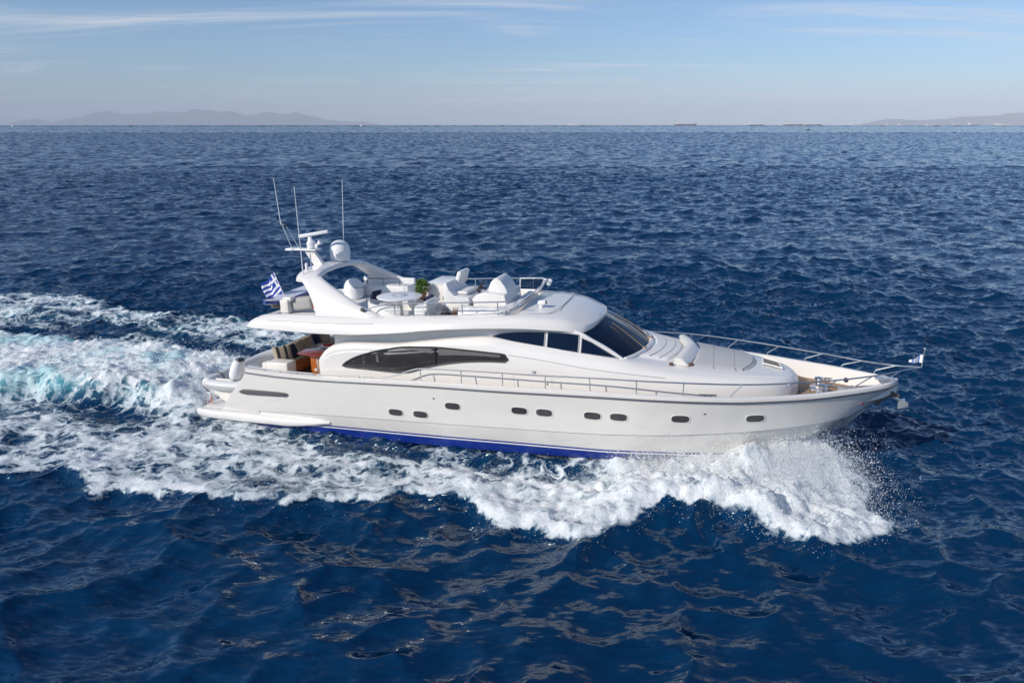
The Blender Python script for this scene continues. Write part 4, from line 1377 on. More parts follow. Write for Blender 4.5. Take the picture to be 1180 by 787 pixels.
# stem fitting, bow roller and anchor
rl = MB()
rl.prism([(22.98, 2.30), (23.2, 2.28), (23.42, 2.18), (23.42, 2.10), (23.14, 2.08), (22.98, 1.96), (22.82, 1.76), (22.78, 1.82)], -.05, .05, .012)
rlo = rl.build('bow_roller', M['grille'], Y)
an = MB()
an.box((23.30, 0, 2.06), (.5, .07, .10), .02, rot=(0, R(28), 0))
for sg in (-1, 1):
    an.add([(23.40, sg * .02, 1.98), (23.62, sg * .20, 2.02), (23.66, sg * .10, 1.86), (23.42, sg * .02, 1.72), (23.45, sg * .06, 1.98), (23.63, sg * .20, 1.98), (23.67, sg * .12, 1.85), (23.45, sg * .05, 1.74)],
           [(0, 1, 2, 3), (7, 6, 5, 4), (0, 4, 5, 1), (1, 5, 6, 2), (2, 6, 7, 3), (3, 7, 4, 0)])
an.build('anchor', M['steel'], Y, sharp=30)
MB().box((22.95, 0, 2.66), (.55, .26, .06), .03).build('stem_cap', M['steel'], Y)
MB().tube([(23.9, 0, 3.05), (23.92, 0, 3.64)], .018, 8).ball((23.92, 0, 3.65), .035, 6).build('jack_staff', M['steel'], Y)

# ---- flybridge furniture
# round dinette: curved bench and its pedestal table
tb = MB().lathe([(.74, .0), (.76, .02), (.76, .05), (.70, .065), (.001, .07)], (7.72, -1.46, 4.80), 40)
tbo = tb.build('flybridge_table', M['white'], Y)
MB().lathe([(.26, .0), (.10, .05), (.08, .55), (.16, .66)], (7.72, -1.46, 4.15), 20).build('table_pedestal', M['steel'], tbo)
MB().lathe([(.28, .0), (.27, .003)], (7.72, -1.46, 4.8705), 24).lathe([(.16, .0), (.15, .003)], (7.72, -1.46, 4.874), 20, mi=1).build('table_emblem', [M['grey'], M['white']], tbo)


def curved_bench(name, c, r0, r1, a0, a1, zs, zt2, m, parent=Y, back=True):
    """bench swept round an arc; seat between r0 and r1, backrest outside"""
    n = 36; V = []
    prof = [(r0, zs - .35), (r0 - .02, zs - .05), (r0, zs), (r1 - .12, zs + .02)]
    prof += [(r1 - .08, zt2 - .03), (r1 - .02, zt2), (r1 + .04, zt2 - .03), (r1 + .05, zs - .35)] if back else [(r1, zs - .02), (r1, zs - .35)]
    m_ = len(prof)
    for i in range(n):
        a = R(a0 + (a1 - a0) * i / (n - 1))
        for r, z in prof:
            V.append((c[0] + r * math.cos(a), c[1] + r * math.sin(a), z))
    F = [(i * m_ + k, i * m_ + (k + 1) % m_, (i + 1) * m_ + (k + 1) % m_, (i + 1) * m_ + k) for i in range(n - 1) for k in range(m_)]
    F += [tuple(range(m_)), tuple((n - 1) * m_ + k for k in range(m_))]
    bm = bmesh.new(); vs = [bm.verts.new(p) for p in V]
    for f_ in F: bm.faces.new([vs[i] for i in f_])
    bmesh.ops.recalc_face_normals(bm, faces=bm.faces)
    mb = MB().bm(bm)
    return mb.build(name, m, parent, sharp=50)


curved_bench('dinette_sofa', (7.62, -1.10), .66, 1.10, 80, 292, 4.46, 4.64, M['white_vinyl'])
MB().box((8.72, -1.65, 4.42), (.42, .95, .5), .08, seg=3).box((8.93, -1.65, 4.66), (.14, .95, .34), .06, seg=3).build('dinette_seat', M['white_vinyl'], Y)
# wet bar
wbr = MB().box((8.68, .30, 4.62), (.78, 1.4, .96), .03, seg=3).build('wet_bar', M['gel'], Y)
MB().box((8.68, .30, 5.115), (.84, 1.46, .035), .012).build('bar_top', M['white'], wbr)
MB().lathe([(.06, 0), (.065, .01), (.001, .012)], (8.90, -.412, 4.62), 16, rot=(R(90), 0, 0)).build('latch', M['steel'], wbr)
# helm seat: double bench with tall back
hs = MB()
hs.prism([(9.16, 4.15), (9.16, 4.72), (9.18, 5.24), (9.28, 5.28), (9.36, 5.05), (9.55, 4.84), (10.05, 4.80), (10.10, 4.70), (10.05, 4.55), (9.9, 4.15)], -1.12, .45, .03, seg=3)
hso = hs.build('helm_seat', M['white_vinyl'], Y, sharp=35)
MB().box((9.36, .2, 5.28), (.16, .9, .50), .05, rot=(0, R(18), 0), seg=3).box((9.62, -.2, 4.90), (.55, 1.2, .10), .04, seg=3).build('seat_cushion', M['white_vinyl'], hso)
MB().box((9.55, -1.17, 4.42), (.66, .03, .30), .01).build('seat_locker', M['gel2'], hso)
# helm console with folded-over canvas cover
hc_ = MB()
hc_.prism([(10.18, 4.15), (10.12, 4.74), (10.26, 4.88), (10.55, 4.98), (11.26, 4.92), (11.32, 4.6), (11.36, 4.15)], -.98, .90, .035, seg=3)
hco = hc_.build('helm_console', M['gel'], Y, sharp=35)
MB().prism([(10.58, 4.8), (10.58, 5.06), (10.68, 5.28), (10.80, 5.39), (10.90, 5.40), (11.02, 5.32), (11.17, 5.12), (11.24, 4.96), (11.24, 4.8)], -.60, .50, .03, seg=3).build('instrument_cover', M['white_vinyl'], hco, sharp=50)
wh = MB()
wc_, rw = Vector((10.20, -.30, 5.06)), .20
ax = Matrix.Rotation(R(-55), 4, 'Y')
wh.tube([wc_ + ax @ Vector((rw * math.cos(a), rw * math.sin(a), 0)) for a in np.linspace(0, 2 * math.pi, 25)], .02, 8)
for a in (.5, 2.6, 4.7):
    wh.tube([wc_, wc_ + ax @ Vector((rw * math.cos(a), rw * math.sin(a), 0))], .014, 6)
wh.tube([wc_, wc_ + Vector((.2, 0, -.12))], .03, 8)
wh.build('steering_wheel', M['dark'], hco)
MB().box((10.30, -.75, 5.0), (.10, .12, .16), .02, rot=(0, R(-20), 0)).build('throttle', M['black'], hco)
# forward lounge: lumpy loose covers along the screen
V = []; n, m = 40, 12
for i in range(n):
    u = i / (n - 1)
    px_, py_ = pchip(u, [0, .3, .55, .75, 1], [9.95, 10.9, 11.42, 11.58, 11.6]), pchip(u, [0, .3, .55, .75, 1], [-1.62, -1.60, -1.2, -.2, 1.3])
    dxx, dyy = pchip(u + .01, [0, .3, .55, .75, 1], [9.95, 10.9, 11.42, 11.58, 11.6]) - px_, pchip(u + .01, [0, .3, .55, .75, 1], [-1.62, -1.60, -1.2, -.2, 1.3]) - py_
    if i == n - 1: dxx, dyy = 0, 1
    l_ = math.hypot(dxx, dyy); nx_, ny_ = -dyy / l_, dxx / l_
    for j in range(m):
        a = math.pi * j / (m - 1)
        nz = float(fbm(np.array(u * 9.0), np.array(j * .35), 3, 91)) * .10
        V.append((px_ + nx_ * .30 * math.cos(a), py_ + ny_ * .30 * math.cos(a), 4.14 + (.50 + nz) * abs(math.sin(a)) ** .55 if 0 < j < m - 1 else 4.14))
F = [tuple(f_) for f_ in grid_faces(n, m)]
F += [tuple(range(m)), tuple((n - 1) * m + k for k in range(m))]
mesh_np('forward_lounge', V, F, M['white_vinyl'], Y, True, None, 60)
# far side: sofa back, guard frame at the stair opening
MB().box((5.6, 1.75, 4.38), (2.2, .7, .46), .07, seg=3).box((5.6, 2.1, 4.62), (2.2, .16, .4), .05, seg=3).build('aft_settee', M['white_vinyl'], Y)
MB().tube([(4.93, 1.55, 4.15), (4.93, 1.55, 4.78), (5.0, 1.55, 4.84), (6.22, 1.55, 4.86), (6.29, 1.55, 4.80), (6.29, 1.55, 4.15)], .024, 8).tube([(5.6, 1.55, 4.84), (5.6, 1.55, 4.15)], .015, 6).tube([(4.5, .7, 4.15), (4.5, .7, 4.62), (5.3, .7, 4.64), (5.3, .7, 4.15)], .02, 8).build('stair_guard', M['rail'], Y)
# canvas-covered round life raft canister
MB().lathe([(.30, 0), (.36, .05), (.38, .30), (.36, .5), (.28, .66), (.15, .75), (.001, .78)], (4.62, 1.0, 4.15), 28).build('life_raft', M['white'], Y)
# stern deck crane for the tender, canvas over its winch
cr = MB().box((3.58, -1.86, 4.40), (.34, .34, .46), .05, seg=3).box((3.70, -1.86, 4.66), (.36, .30, .14), .05, seg=3)
cro = cr.build('deck_crane', M['gel2'], Y)
V = MB().box((4.16, -1.62, 4.48), (.82, .5, .44), .12, rot=(0, R(-8), 0), seg=4)
V.build('winch_cover', M['cover'], cro)
MB().box((4.62, -1.75, 4.40), (.5, .10, .08), .02, rot=(0, R(-18), 0)).build('crane_strap', M['red'], cro)
MB().box((4.9, -1.7, 4.33), (.5, .4, .14), .04).build('deck_box', M['gel'], Y)
# searchlight on the roof
slt = MB().lathe([(.05, 0), (.06, .02), (.05, .12)], (12.56, -1.22, 4.60), 14).lathe([(.06, -.14), (.085, -.10), (.09, .10), (.075, .12), (.001, .115)], (12.60, -1.22, 4.78), 18, rot=(0, R(82), 0))
slo = slt.build('searchlight', M['white'], Y)
MB().lathe([(.07, 0), (.06, .012), (.001, .016)], (12.72, -1.22, 4.797), 16, rot=(0, R(82), 0)).build('lens', M['black'], slo)

# ---- cockpit
so = MB()
so.box((3.02, .35, 1.95), (.62, 3.2, .42), .05, seg=3).box((2.98, .35, 2.20), (.60, 3.2, .12), .05, seg=3, mi=1).box((2.76, .35, 2.44), (.16, 3.2, .44), .06, rot=(0, R(-12), 0), seg=3, mi=1)
soo = so.build('cockpit_sofa', [M['wood'], M['beige']], Y)
MB().box((3.3, -2.12, 2.17), (.85, .55, .58), .05, seg=3).box((2.78, -2.18, 2.25), (.22, .36, .34), .04).build('cockpit_locker', M['gel2'], Y)
ct = MB().plan([(3.72, -1.75), (4.62, -1.95), (4.80, -1.75), (4.80, -.35), (3.90, -.25), (3.70, -.45)], 2.62, 2.665, .015)
cto = ct.build('cockpit_table', M['redwood'], Y)
MB().box((4.40, -1.55, 2.06), (.46, .16, 1.10), .015).box((4.25, -.7, 2.06), (.4, .16, 1.10), .015).build('table_leg', M['wood'], cto)
MB().lathe([(.05, 0), (.052, .012), (.001, .014)], (4.36, -1.632, 2.06), 14, rot=(R(90), 0, 0)).build('table_latch', M['white'], cto)
MB().tube([(4.72, -2.05, 1.54), (4.72, -2.05, 2.6)], .03, 8).tube([(4.86, -2.05, 1.54), (4.86, -2.05, 2.6)], .03, 8).build('cockpit_post', M['steel'], Y)
# far bulkhead and stair to the flybridge
MB().box((5.05, 2.05, 2.9), (.8, .35, 1.9), .06).box((4.85, 1.0, 2.9), (.10, .5, 1.9), .03).build('stair_wall', M['gel2'], Y)
MB().lathe([(.06, 0), (.07, -.02), (.02, -.04)], (4.62, 2.02, 3.28), 12, rot=(0, R(-90), 0)).build('cockpit_speaker', M['dark'], Y)
MB().box((5.485, -1.62, 3.52), (.02, .42, .3), .01).build('fuse_hatch', M['grey'], Y)
ps = MB()
ps.tube([(2.5, -.9, 2.2), (2.42, -.9, 2.55)], .02, 6).tube([(2.5, 1.6, 2.2), (2.42, 1.6, 2.55)], .02, 6).tube([(2.5, .35, 2.2), (2.42, .35, 2.55)], .02, 6).tube([(2.42, -.9, 2.55), (2.42, 1.6, 2.55)], .02, 8)
ps.build('stern_rail', M['steel'], Y)


# ------------------------------------------------------------------ LOOSE THINGS ABOARD (each in the yacht's frame)
def aboard(name, label, cat, at_, rz=0, ry=0, group=None, rx=0):
    return empty(name, YM @ Matrix.Translation(at_) @ Euler((R(rx), R(ry), R(rz))).to_matrix().to_4x4(), label, cat, group)


# tender on the swim platform, lying across the stern
t = aboard('tender', 'grey inflatable dinghy lying across the stern platform with its outboard towards us', 'dinghy', (.84, 0, .60), -90)
# local frame: +x towards starboard (stern of the tender at x = +2.0)
tu = MB()
P = [(2.28, .76, .76), (2.05, .76, .78), (1.0, .77, .78), (-.6, .72, .82), (-1.3, .48, .90), (-1.65, 0, .95), (-1.3, -.48, .90), (-.6, -.72, .82), (1.0, -.77, .78), (2.05, -.76, .78), (2.28, -.76, .76)]
q = np.array(P); tt_ = np.arange(len(P)); tf = np.linspace(0, len(P) - 1, 60)
Pf = np.stack([pchip(tf, tt_, q[:, a]) for a in range(3)], -1)
rad = [.235 if 3 < i < 56 else [.10, .17, .21, .23][min(i, 59 - i)] for i in range(60)]
tu.tube([tuple(p) for p in Pf], rad, 16)
tubo = tu.build('buoyancy_tube', M['tube'], t)
MB().tube([(2.12, -.72, .76), (2.20, -.4, .76), (2.22, 0, .76), (2.20, .4, .76), (2.12, .72, .76)], .19, 14).build('stern_bumper', M['tube'], tubo)
sk = MB()
for sg in (-1, 1):
    sk.tube([(p[0], p[1] + math.copysign(.23, p[1]) * sg * (1 if sg > 0 else 0) + (0 if sg > 0 else 0), p[2]) for p in Pf[2:28]] if sg > 0 else [(p[0], p[1] - .23, p[2]) for p in Pf[32:58]], .03, 6)
sk.tube([(2.34, -.86, .76), (2.40, -.4, .76), (2.42, 0, .76), (2.40, .4, .76), (2.34, .86, .76)], .03, 6)
sk.build('rubbing_strake', M['grey'], tubo)
hl = MB()
hx2 = np.linspace(2.1, -1.25, 14); V = []
for x in hx2:
    u = (2.1 - x) / 3.35
    wv = .62 * (1 - u ** 3); zk = .06 + .5 * u ** 3; zc2 = .34 + .35 * u ** 3
    V += [(x, -wv, .68 + .1 * u), (x, -wv * .95, zc2), (x, 0, zk), (x, wv * .95, zc2), (x, wv, .68 + .1 * u)]
F = [tuple(f_) for f_ in grid_faces(14, 5)] + [(0, 1, 2, 3, 4)]
hlo = mesh_np('tender_hull', V, F, M['gel2'], t, True, None, 40)
MB().box((2.02, 0, .78), (.07, 1.0, .36), .02).build('tender_transom', M['gel2'], t)
MB().box((.5, 0, .80), (.5, .7, .4), .06, seg=3).build('tender_seat', M['grey'], t)
ob = MB()
ob.lathe([(.10, -.05), (.19, .0), (.235, .12), (.24, .34), (.22, .55), (.17, .68), (.08, .74), (.001, .75)], (1.96, .30, 1.0), 22, rot=(R(-17), R(-8), 0), sc=(1.15, .95, 1))
obo = ob.build('outboard', M['white'], t)
MB().box((1.86, .54, 1.69), (.34, .22, .10), .05, rot=(R(-17), R(-8), 0)).build('outboard_handle', M['black'], obo)
MB().prism([(2.2, 1.02), (1.98, 1.0), (2.05, .45), (2.14, .30), (2.36, .28), (2.30, .40)], .28, .40, .02).build('outboard_leg', M['grey'], obo)
stp = MB()
for x in (1.55, -.5):
    stp.tube([(x, -.77 - .25 * math.cos(a), .78 + .25 * math.sin(a)) for a in np.linspace(-1.5, 3.2, 14)] , .016, 6)
stp.tube([(2.06, -.98, .92), (2.24, -.94, .72), (2.20, -.78, .5), (2.10, -.70, .32)], .02, 6)
stp.build('lashing', M['dark'], t)
MB().tube([(2.10, -.70, .32), (2.16, -.66, .0)], .025, 6).tube([(2.10, -.70, .32), (2.12, -.80, .0)], .02, 6).build('strap', M['orange'], t)
MB().box((1.4, 0, .06), (.12, 1.1, .14), .02).box((-.6, 0, .1), (.12, .9, .22), .02).build('chock', M['dark'], t)

# ensign: nine stripes and a cross, flying from a raked staff over the stern
fl = aboard('ensign', 'blue and white striped flag with a cross flying from a staff at the stern', 'flag', (2.98, -.9, 4.22))
MB().tube([(0, 0, 0), (-.46, 0, 1.12)], .016, 8).ball((-.46, 0, 1.13), .03, 6).build('flag_staff', M['white'], fl)


def flag_mesh(n, m, wid, hei, fn):
    V = [fn(i / n, j / m) for i in range(n + 1) for j in range(m + 1)]
    F = [tuple(f_) for f_ in grid_faces(n + 1, m + 1)]
    mi = []
    for i in range(n):
        for j in range(m):
            st = j * 9 // m                       # stripe number from the bottom
            u = (i + .5) / n
            blue = st % 2 == 0
            if st >= 4 and u < 5 / 13.5:
                cu = u * 13.5; cv = (j + .5) / m * 9 - 4
                blue = not (2 <= cu < 3 or 2 <= cv < 3)
            mi.append(1 if blue else 0)
    return V, F, mi


M['flagwhite'] = mat('white_bunting', (.80, .80, .82), .85)
M['flagblue'] = mat('blue_bunting', (.012, .05, .36), .85)


def ens(u, v):
    # hoist on the upper staff, cloth streaming aft and sagging, folds along the fly
    p0 = Vector((-.17, 0, .42)) + Vector((-.29, 0, .70)) * v
    d = Vector((-.72, .16, -.42)) * u * .95
    rip = .10 * math.sin(u * 9.5 + v * 2.2) * u ** .6
    return (p0.x + d.x + .03 * rip, p0.y + d.y + rip, p0.z + d.z - .10 * u * u + .05 * math.sin(u * 7 + 1))


V, F, mi = flag_mesh(54, 36, 1, 1, ens)
mesh_np('flag_cloth', V, F, [M['flagwhite'], M['flagblue']], fl, True, mi)
# pennant on the jack staff
pn = aboard('bow_pennant', 'small white and blue pennant on the staff at the bow rail', 'flag', (23.91, 0, 3.32))
V = []
for i in range(13):
    for j in range(7):
        u, v = i / 12, j / 6
        hw = .13 * (1 - .75 * u)
        V.append((-.02 - .34 * u, .05 * math.sin(u * 7), .02 + (v - .5) * 2 * hw - .10 * u))
mi = [1 if (i % 6 in (2, 3)) else 0 for i in range(12) for j in range(6)]
mesh_np('pennant_cloth', V, [tuple(f_) for f_ in grid_faces(13, 7)], [M['flagwhite'], M['paleblue']], pn, True, mi)
# paddle board on the aft flybridge
sb_ = aboard('paddle_board', 'white paddle board with a blue rim lying flat behind the flybridge crane', 'paddle board', (2.98, -.80, 4.46), 95)
n, m = 30, 9
V, F = [], []
for zz in (0, 1):
    for i in range(n):
        u = -1 + 2 * i / (n - 1)
        w2_ = .38 * max(0.0, 1 - abs(u) ** 2.6) ** .5
        for j in range(m):
            v = -1 + 2 * j / (m - 1)
            V.append((1.60 * u, w2_ * v * .98, .09 * u * u * u * u + (.11 if zz else 0) - (.03 if not zz else 0) * (1 - v * v)))
F = [tuple(f_) for f_ in grid_faces(n, m)] + [tuple(f_[::-1]) for f_ in grid_faces(n, m, n * m)]
mi = [0] * len(F)
for i in range(n - 1):
    for j in (0, m - 1):
        a, b = i * m + j, (i + 1) * m + j
        F.append((a, b, b + n * m, a + n * m)); mi.append(1)
bd = mesh_np('board', V, F, [M['lilac'], M['padblue']], sb_, True, mi, 40)
MB().tube([(-1.15, -.06, .205), (-1.1, .0, .21), (-1.15, .06, .205), (-1.45, 0, .25), (-1.15, -.06, .205)], .018, 6).build('carry_handle', M['dark'], bd)
for q in (-.9, .9):
    MB().box((q, 0, -.12), (.08, .42, .17), .02).build('board_rack', M['grille'], sb_)
# pot plant
pp = aboard('potted_plant', 'bushy green plant in a terracotta pot between flybridge table and bar', 'plant', (8.22, -.72, 4.62))
MB().box((0, 0, -.235), (.34, .34, .46), .03).build('plant_stand', M['gel2'], pp)
MB().lathe([(.10, 0), (.15, .17), (.165, .18), (.165, .21), (.14, .21), (.13, .17), (.001, .17)], (0, 0, 0), 18).build('pot', M['terracotta'], pp)
V, F = [], []
for k in range(900):
    a = random.uniform(0, 2 * math.pi); rr_ = .17 * math.sqrt(random.random()); z = .18 + .44 * random.random() ** .8
    rr_ *= 1.15 - .7 * max(0, z - .45) / .3
    c = Vector((rr_ * math.cos(a), rr_ * math.sin(a), z))
    d = Vector((math.cos(a) * .5 + random.uniform(-.5, .5), math.sin(a) * .5 + random.uniform(-.5, .5), random.uniform(.3, 1.2))).normalized()
    s_ = d.cross(Vector((random.uniform(-1, 1), random.uniform(-1, 1), .2))).normalized() * .016
    l_ = random.uniform(.06, .11)
    o = len(V)
    V += [tuple(c), tuple(c + d * l_ * .5 + s_), tuple(c + d * l_), tuple(c + d * l_ * .5 - s_)]
    F.append((o, o + 1, o + 2, o + 3))
mesh_np('foliage', V, F, M['leaf'], pp, False)


# cushions
def cushion(label, at_, size, rot, mats, group, stripe=False):
    e = aboard('cushion', label, 'cushion', at_, rot[2], rot[1], group, rot[0])
    n = 12; V = []; F = []; mi = []
    for sgn in (1, -1):
        for i in range(n + 1):
            for j in range(n + 1):
                u, v = -1 + 2 * i / n, -1 + 2 * j / n
                th = size[2] * (1 - u ** 4) ** .5 * (1 - v ** 4) ** .5
                k = 1 - .06 * (1 - abs(v)) * abs(u) ** 3 - .06 * (1 - abs(u)) * abs(v) ** 3
                V.append((u * size[0] * k, v * size[1] * k, sgn * th))
    g1 = grid_faces(n + 1, n + 1)
    F = [tuple(f_) for f_ in g1] + [tuple(f_[::-1]) for f_ in grid_faces(n + 1, n + 1, (n + 1) ** 2)]
    for sgn in (1, -1):
        for i in range(n):
            for j in range(n):
                mi.append(1 if (stripe and (j % 5 in (2, 3) or (2 <= j <= 9 and stripe == 2 and j not in (3, 8)))) else 0)
    mesh_np('cushion_cover', V, F, mats, e, True, mi)
    return e


gk = 'scatter cushions on the cockpit sofa'
cushion('striped beige cushion at the near aft corner of the cockpit sofa', (2.95, -1.5, 2.52), (.30, .34, .10), (0, 62, -38), [M['beige'], M['dark']], gk, 1)
cushion('navy cushion with pale bands on the cockpit sofa', (3.05, -1.05, 2.50), (.28, .28, .10), (0, 66, -6), [M['white_vinyl'], M['navy']], gk, 2)
cushion('plain beige cushion leaning beside the navy banded one', (3.03, -.55, 2.52), (.28, .30, .10), (0, 66, 6), [M['beige']], gk)
cushion('beige cushion behind the red cockpit table', (3.02, .0, 2.52), (.28, .30, .10), (0, 66, -8), [M['beige']], gk)
cushion('dark navy edged cushion at the far end of the cockpit sofa', (3.02, .62, 2.52), (.28, .24, .10), (0, 66, 10), [M['navy']], gk)
cushion('beige cushion farthest along the cockpit sofa', (3.02, 1.15, 2.52), (.28, .28, .10), (0, 66, 0), [M['beige']], gk)
gf = 'navy cushions on the flybridge'
cn = cushion('navy cushion with a white square motif left of the round flybridge table', (6.62, -1.05, 4.74), (.21, .21, .07), (0, -62, -25), [M['navy']], gf)
MB().box((0, 0, .068), (.17, .13, .01), .002).box((0, 0, .0735), (.10, .07, .008), .002, mi=1).build('motif', [M['white'], M['navy']], cn)
cushion('plain navy cushion on the seat in front of the potted plant', (8.72, -1.25, 4.74), (.20, .18, .06), (20, -25, 40), [M['navy']], gf)
# folded towel / book stack on the cockpit table
bk = aboard('magazine_stack', 'small stack of magazines with a red cover on the cockpit table', 'magazines', (4.32, -.72, 2.667), 12)
MB().box((0, 0, .02), (.42, .34, .04), .006).build('lower_magazine', M['white'], bk)
MB().box((.03, .02, .06), (.34, .26, .036), .006, rot=(0, 0, .3)).build('upper_magazine', M['red'], bk)
# bags on the flybridge sole
for i, (x, y, lab, mk) in enumerate(((9.42, -1.62, 'dark bag on the flybridge floor beside the helm seat', 'dark'), (9.78, -1.60, 'brown bag on the flybridge floor beside the helm seat', 'brown'))):
    b = aboard('bag', lab, 'bag', (x, y, 4.15), 8)
    MB().lathe([(.13, 0), (.17, .05), (.17, .2), (.12, .30), (.06, .34), (.001, .35)], (0, 0, 0), 16, sc=(1, .8, 1)).build('bag_body', M[mk], b)
    MB().tube([(-.10, 0, .27), (-.08, 0, .40), (.08, 0, .40), (.10, 0, .27)], .012, 6).build('bag_handle', M['dark'], b)

# ------------------------------------------------------------------ FAR SHIPS
def cargo(px_, dist, length, hue, label, house=1, tall=1.0, rev=False, cranes=0):
    x, y = (px_ - 590) / 786.9 * (dist * .953 + 3.1), dist
    e = empty('cargo_ship', Matrix.Translation((x, y, -(x * x + y * y) / (2 * EARTH))) @ Euler((0, 0, math.pi if rev else 0)).to_matrix().to_4x4(), label, 'ship', 'ships anchored along the horizon')
    l, w, h = length, length * .15, length * .065
    V = []
    st = [(-.5, .85, 0), (-.46, 1, 0), (.36, 1, 0), (.45, .6, .25), (.5, .04, .5)]
    for a, b, c in st:
        V += [(a * l, -b * w / 2, h * (1 + c)), (a * l * (.98 if a > .4 else 1), -b * w * .45, -2), (a * l * (.98 if a > .4 else 1), b * w * .45, -2), (a * l, b * w / 2, h * (1 + c))]
    F = [tuple(i * 4 + q for q in (0, 1, 5, 4)) for i in range(4)] + [tuple(i * 4 + q for q in (2, 3, 7, 6)) for i in range(4)] + [tuple(i * 4 + q for q in (3, 0, 4, 7)) for i in range(4)] + [(0, 3, 2, 1), (16, 17, 18, 19)]
    mesh_np('ship_hull', V, F, hue, e, False)
    MB().box((-l * .38, 0, h + l * .055 * tall), (l * .10 * house, w * .85, l * .11 * tall), .4).box((-l * .38, 0, h + l * .125 * tall), (l * .06 * house, w * .95, l * .03 * tall), .3).build('superstructure', M['white'], e)
    MB().box((-l * .43, 0, h + l * .11 * tall), (l * .03, w * .25, l * .07), .3).build('funnel', M['shiphull'], e)
    for k in range(cranes):
        MB().box((-l * .2 + k * l * .18, 0, h + l * .05), (l * .02, w * .2, l * .1), .2).build('crane', M['white'], e)
    return e


cargo(663, 9000, 190, M['white'], 'long pale ship low on the horizon above the yacht windshield', 3.2, .5)
cargo(757, 9500, 110, M['white'], 'small white ship on the horizon right of the long pale ship', 2.2, .9)
cargo(790, 9500, 290, M['shiphull'], 'reddish tanker with a white tower left of the open horizon', 1.0, 1.0, False, 2)
cargo(871, 9000, 180, M['shipdark'], 'dark hulled ship with two white towers on the horizon', 1.3, 1.2, False, 1)
cargo(914, 9500, 250, M['shiphull'], 'red hulled cargo ship with a white tower, near the small motorboat', 1.0, 1.1)
cargo(937, 10000, 230, M['shipdark'], 'faint grey ship just right of the red hulled cargo ship', .8, 1.1)
cargo(976, 9000, 110, M['shipdark'], 'short dark ship with a white tower left of the right hand hills', 1.6, 1.5)
cargo(986, 9300, 170, M['white'], 'white ship at the left foot of the right hand hills', 1.3, 1.4)
cargo(1040, 9000, 110, M['white'], 'small white ship below the left hill of the right hand shore', 2.2, 1.0)
cargo(1072, 9800, 140, M['white'], 'pale low ship below the middle of the right hand hills', 2.0, .7)
cargo(1102, 9000, 100, M['shiphull'], 'small ship with a white tower and red hull below the right hand hills', 2.4, 1.3)
cargo(1122, 9000, 150, M['shipdark'], 'dark ship with a bright white tower near the right edge', 1.6, 1.4)
cargo(1158, 9500, 230, M['white'], 'long white ship nearest the right edge of the horizon', 4.5, .45)


def sail(px_, dist, hgt, label, m1):
    x, y = (px_ - 590) / 786.9 * (dist * .953 + 3.1), dist
    e = empty('sailing_boat', (x, y, -(x * x + y * y) / (2 * EARTH)), label, 'sailboat', 'small sailboats near the horizon')
    l = hgt * .75
    V = []
    for a, b in ((-.5, .7), (0, 1), (.35, .6), (.5, .05)):
        V += [(a * l, -b * l * .14, l * .10), (a * l * .93, 0, -.6), (a * l, b * l * .14, l * .10)]
    F = [tuple(i * 3 + q for q in (0, 1, 4, 3)) for i in range(3)] + [tuple(i * 3 + q for q in (1, 2, 5, 4)) for i in range(3)] + [tuple(i * 3 + q for q in (2, 0, 3, 5)) for i in range(3)] + [(0, 2, 1), (9, 10, 11)]
    mesh_np('boat_hull', V, F, m1, e, False)
    MB().tube([(0, 0, 0), (0, 0, hgt)], hgt * .008, 6).build('mast', M['grey'], e)
    MB().prism([(-.02 * l, .14 * l), (-.48 * l, .15 * l), (-.02 * l, hgt)], -.06, .06, 0).prism([(.04 * l, hgt * .9), (.04 * l, .14 * l), (.46 * l, .14 * l)], -.05, .05, 0).build('sail', M['white'], e)


sail(416, 3800, 17, 'white sailboat on the horizon right of the left hand island', M['white'])
sail(1022.5, 7600, 34, 'white sailboat under the right hand hills', M['white'])
sail(14, 3600, 16, 'dark hulled sailboat at the far left end of the horizon', M['shipdark'])
# small motorboat in the middle distance
mbt = empty('motorboat', ((931 - 590) / 786.9 * (1250 * .953 + 3.1), 1250, 0), 'small dark motorboat alone on the water below the horizon ships', 'boat')
V = []
for a, b, c in ((-.5, .9, 0), (0, 1, 0), (.3, .7, .15), (.5, .05, .4)):
    V += [(a * 9, -b * 1.4, 1.2 + c), (a * 8.6, -b * 1.0, -.3), (a * 8.6, b * 1.0, -.3), (a * 9, b * 1.4, 1.2 + c)]
F = [tuple(i * 4 + q for q in (0, 1, 5, 4)) for i in range(3)] + [tuple(i * 4 + q for q in (2, 3, 7, 6)) for i in range(3)] + [tuple(i * 4 + q for q in (3, 0, 4, 7)) for i in range(3)] + [(0, 3, 2, 1), (12, 13, 14, 15)]
mesh_np('boat_hull', V, F, M['shipdark'], mbt, False)
MB().prism([(-2, 1.1), (-1.6, 2.6), (.8, 2.6), (1.8, 1.3)], -1.0, 1.0, .08).build('cabin', M['dark'], mbt)
MB().box((-3.6, 0, 1.5), (1.2, 1.8, .6), .1).build('cockpit_seat', M['white'], mbt)

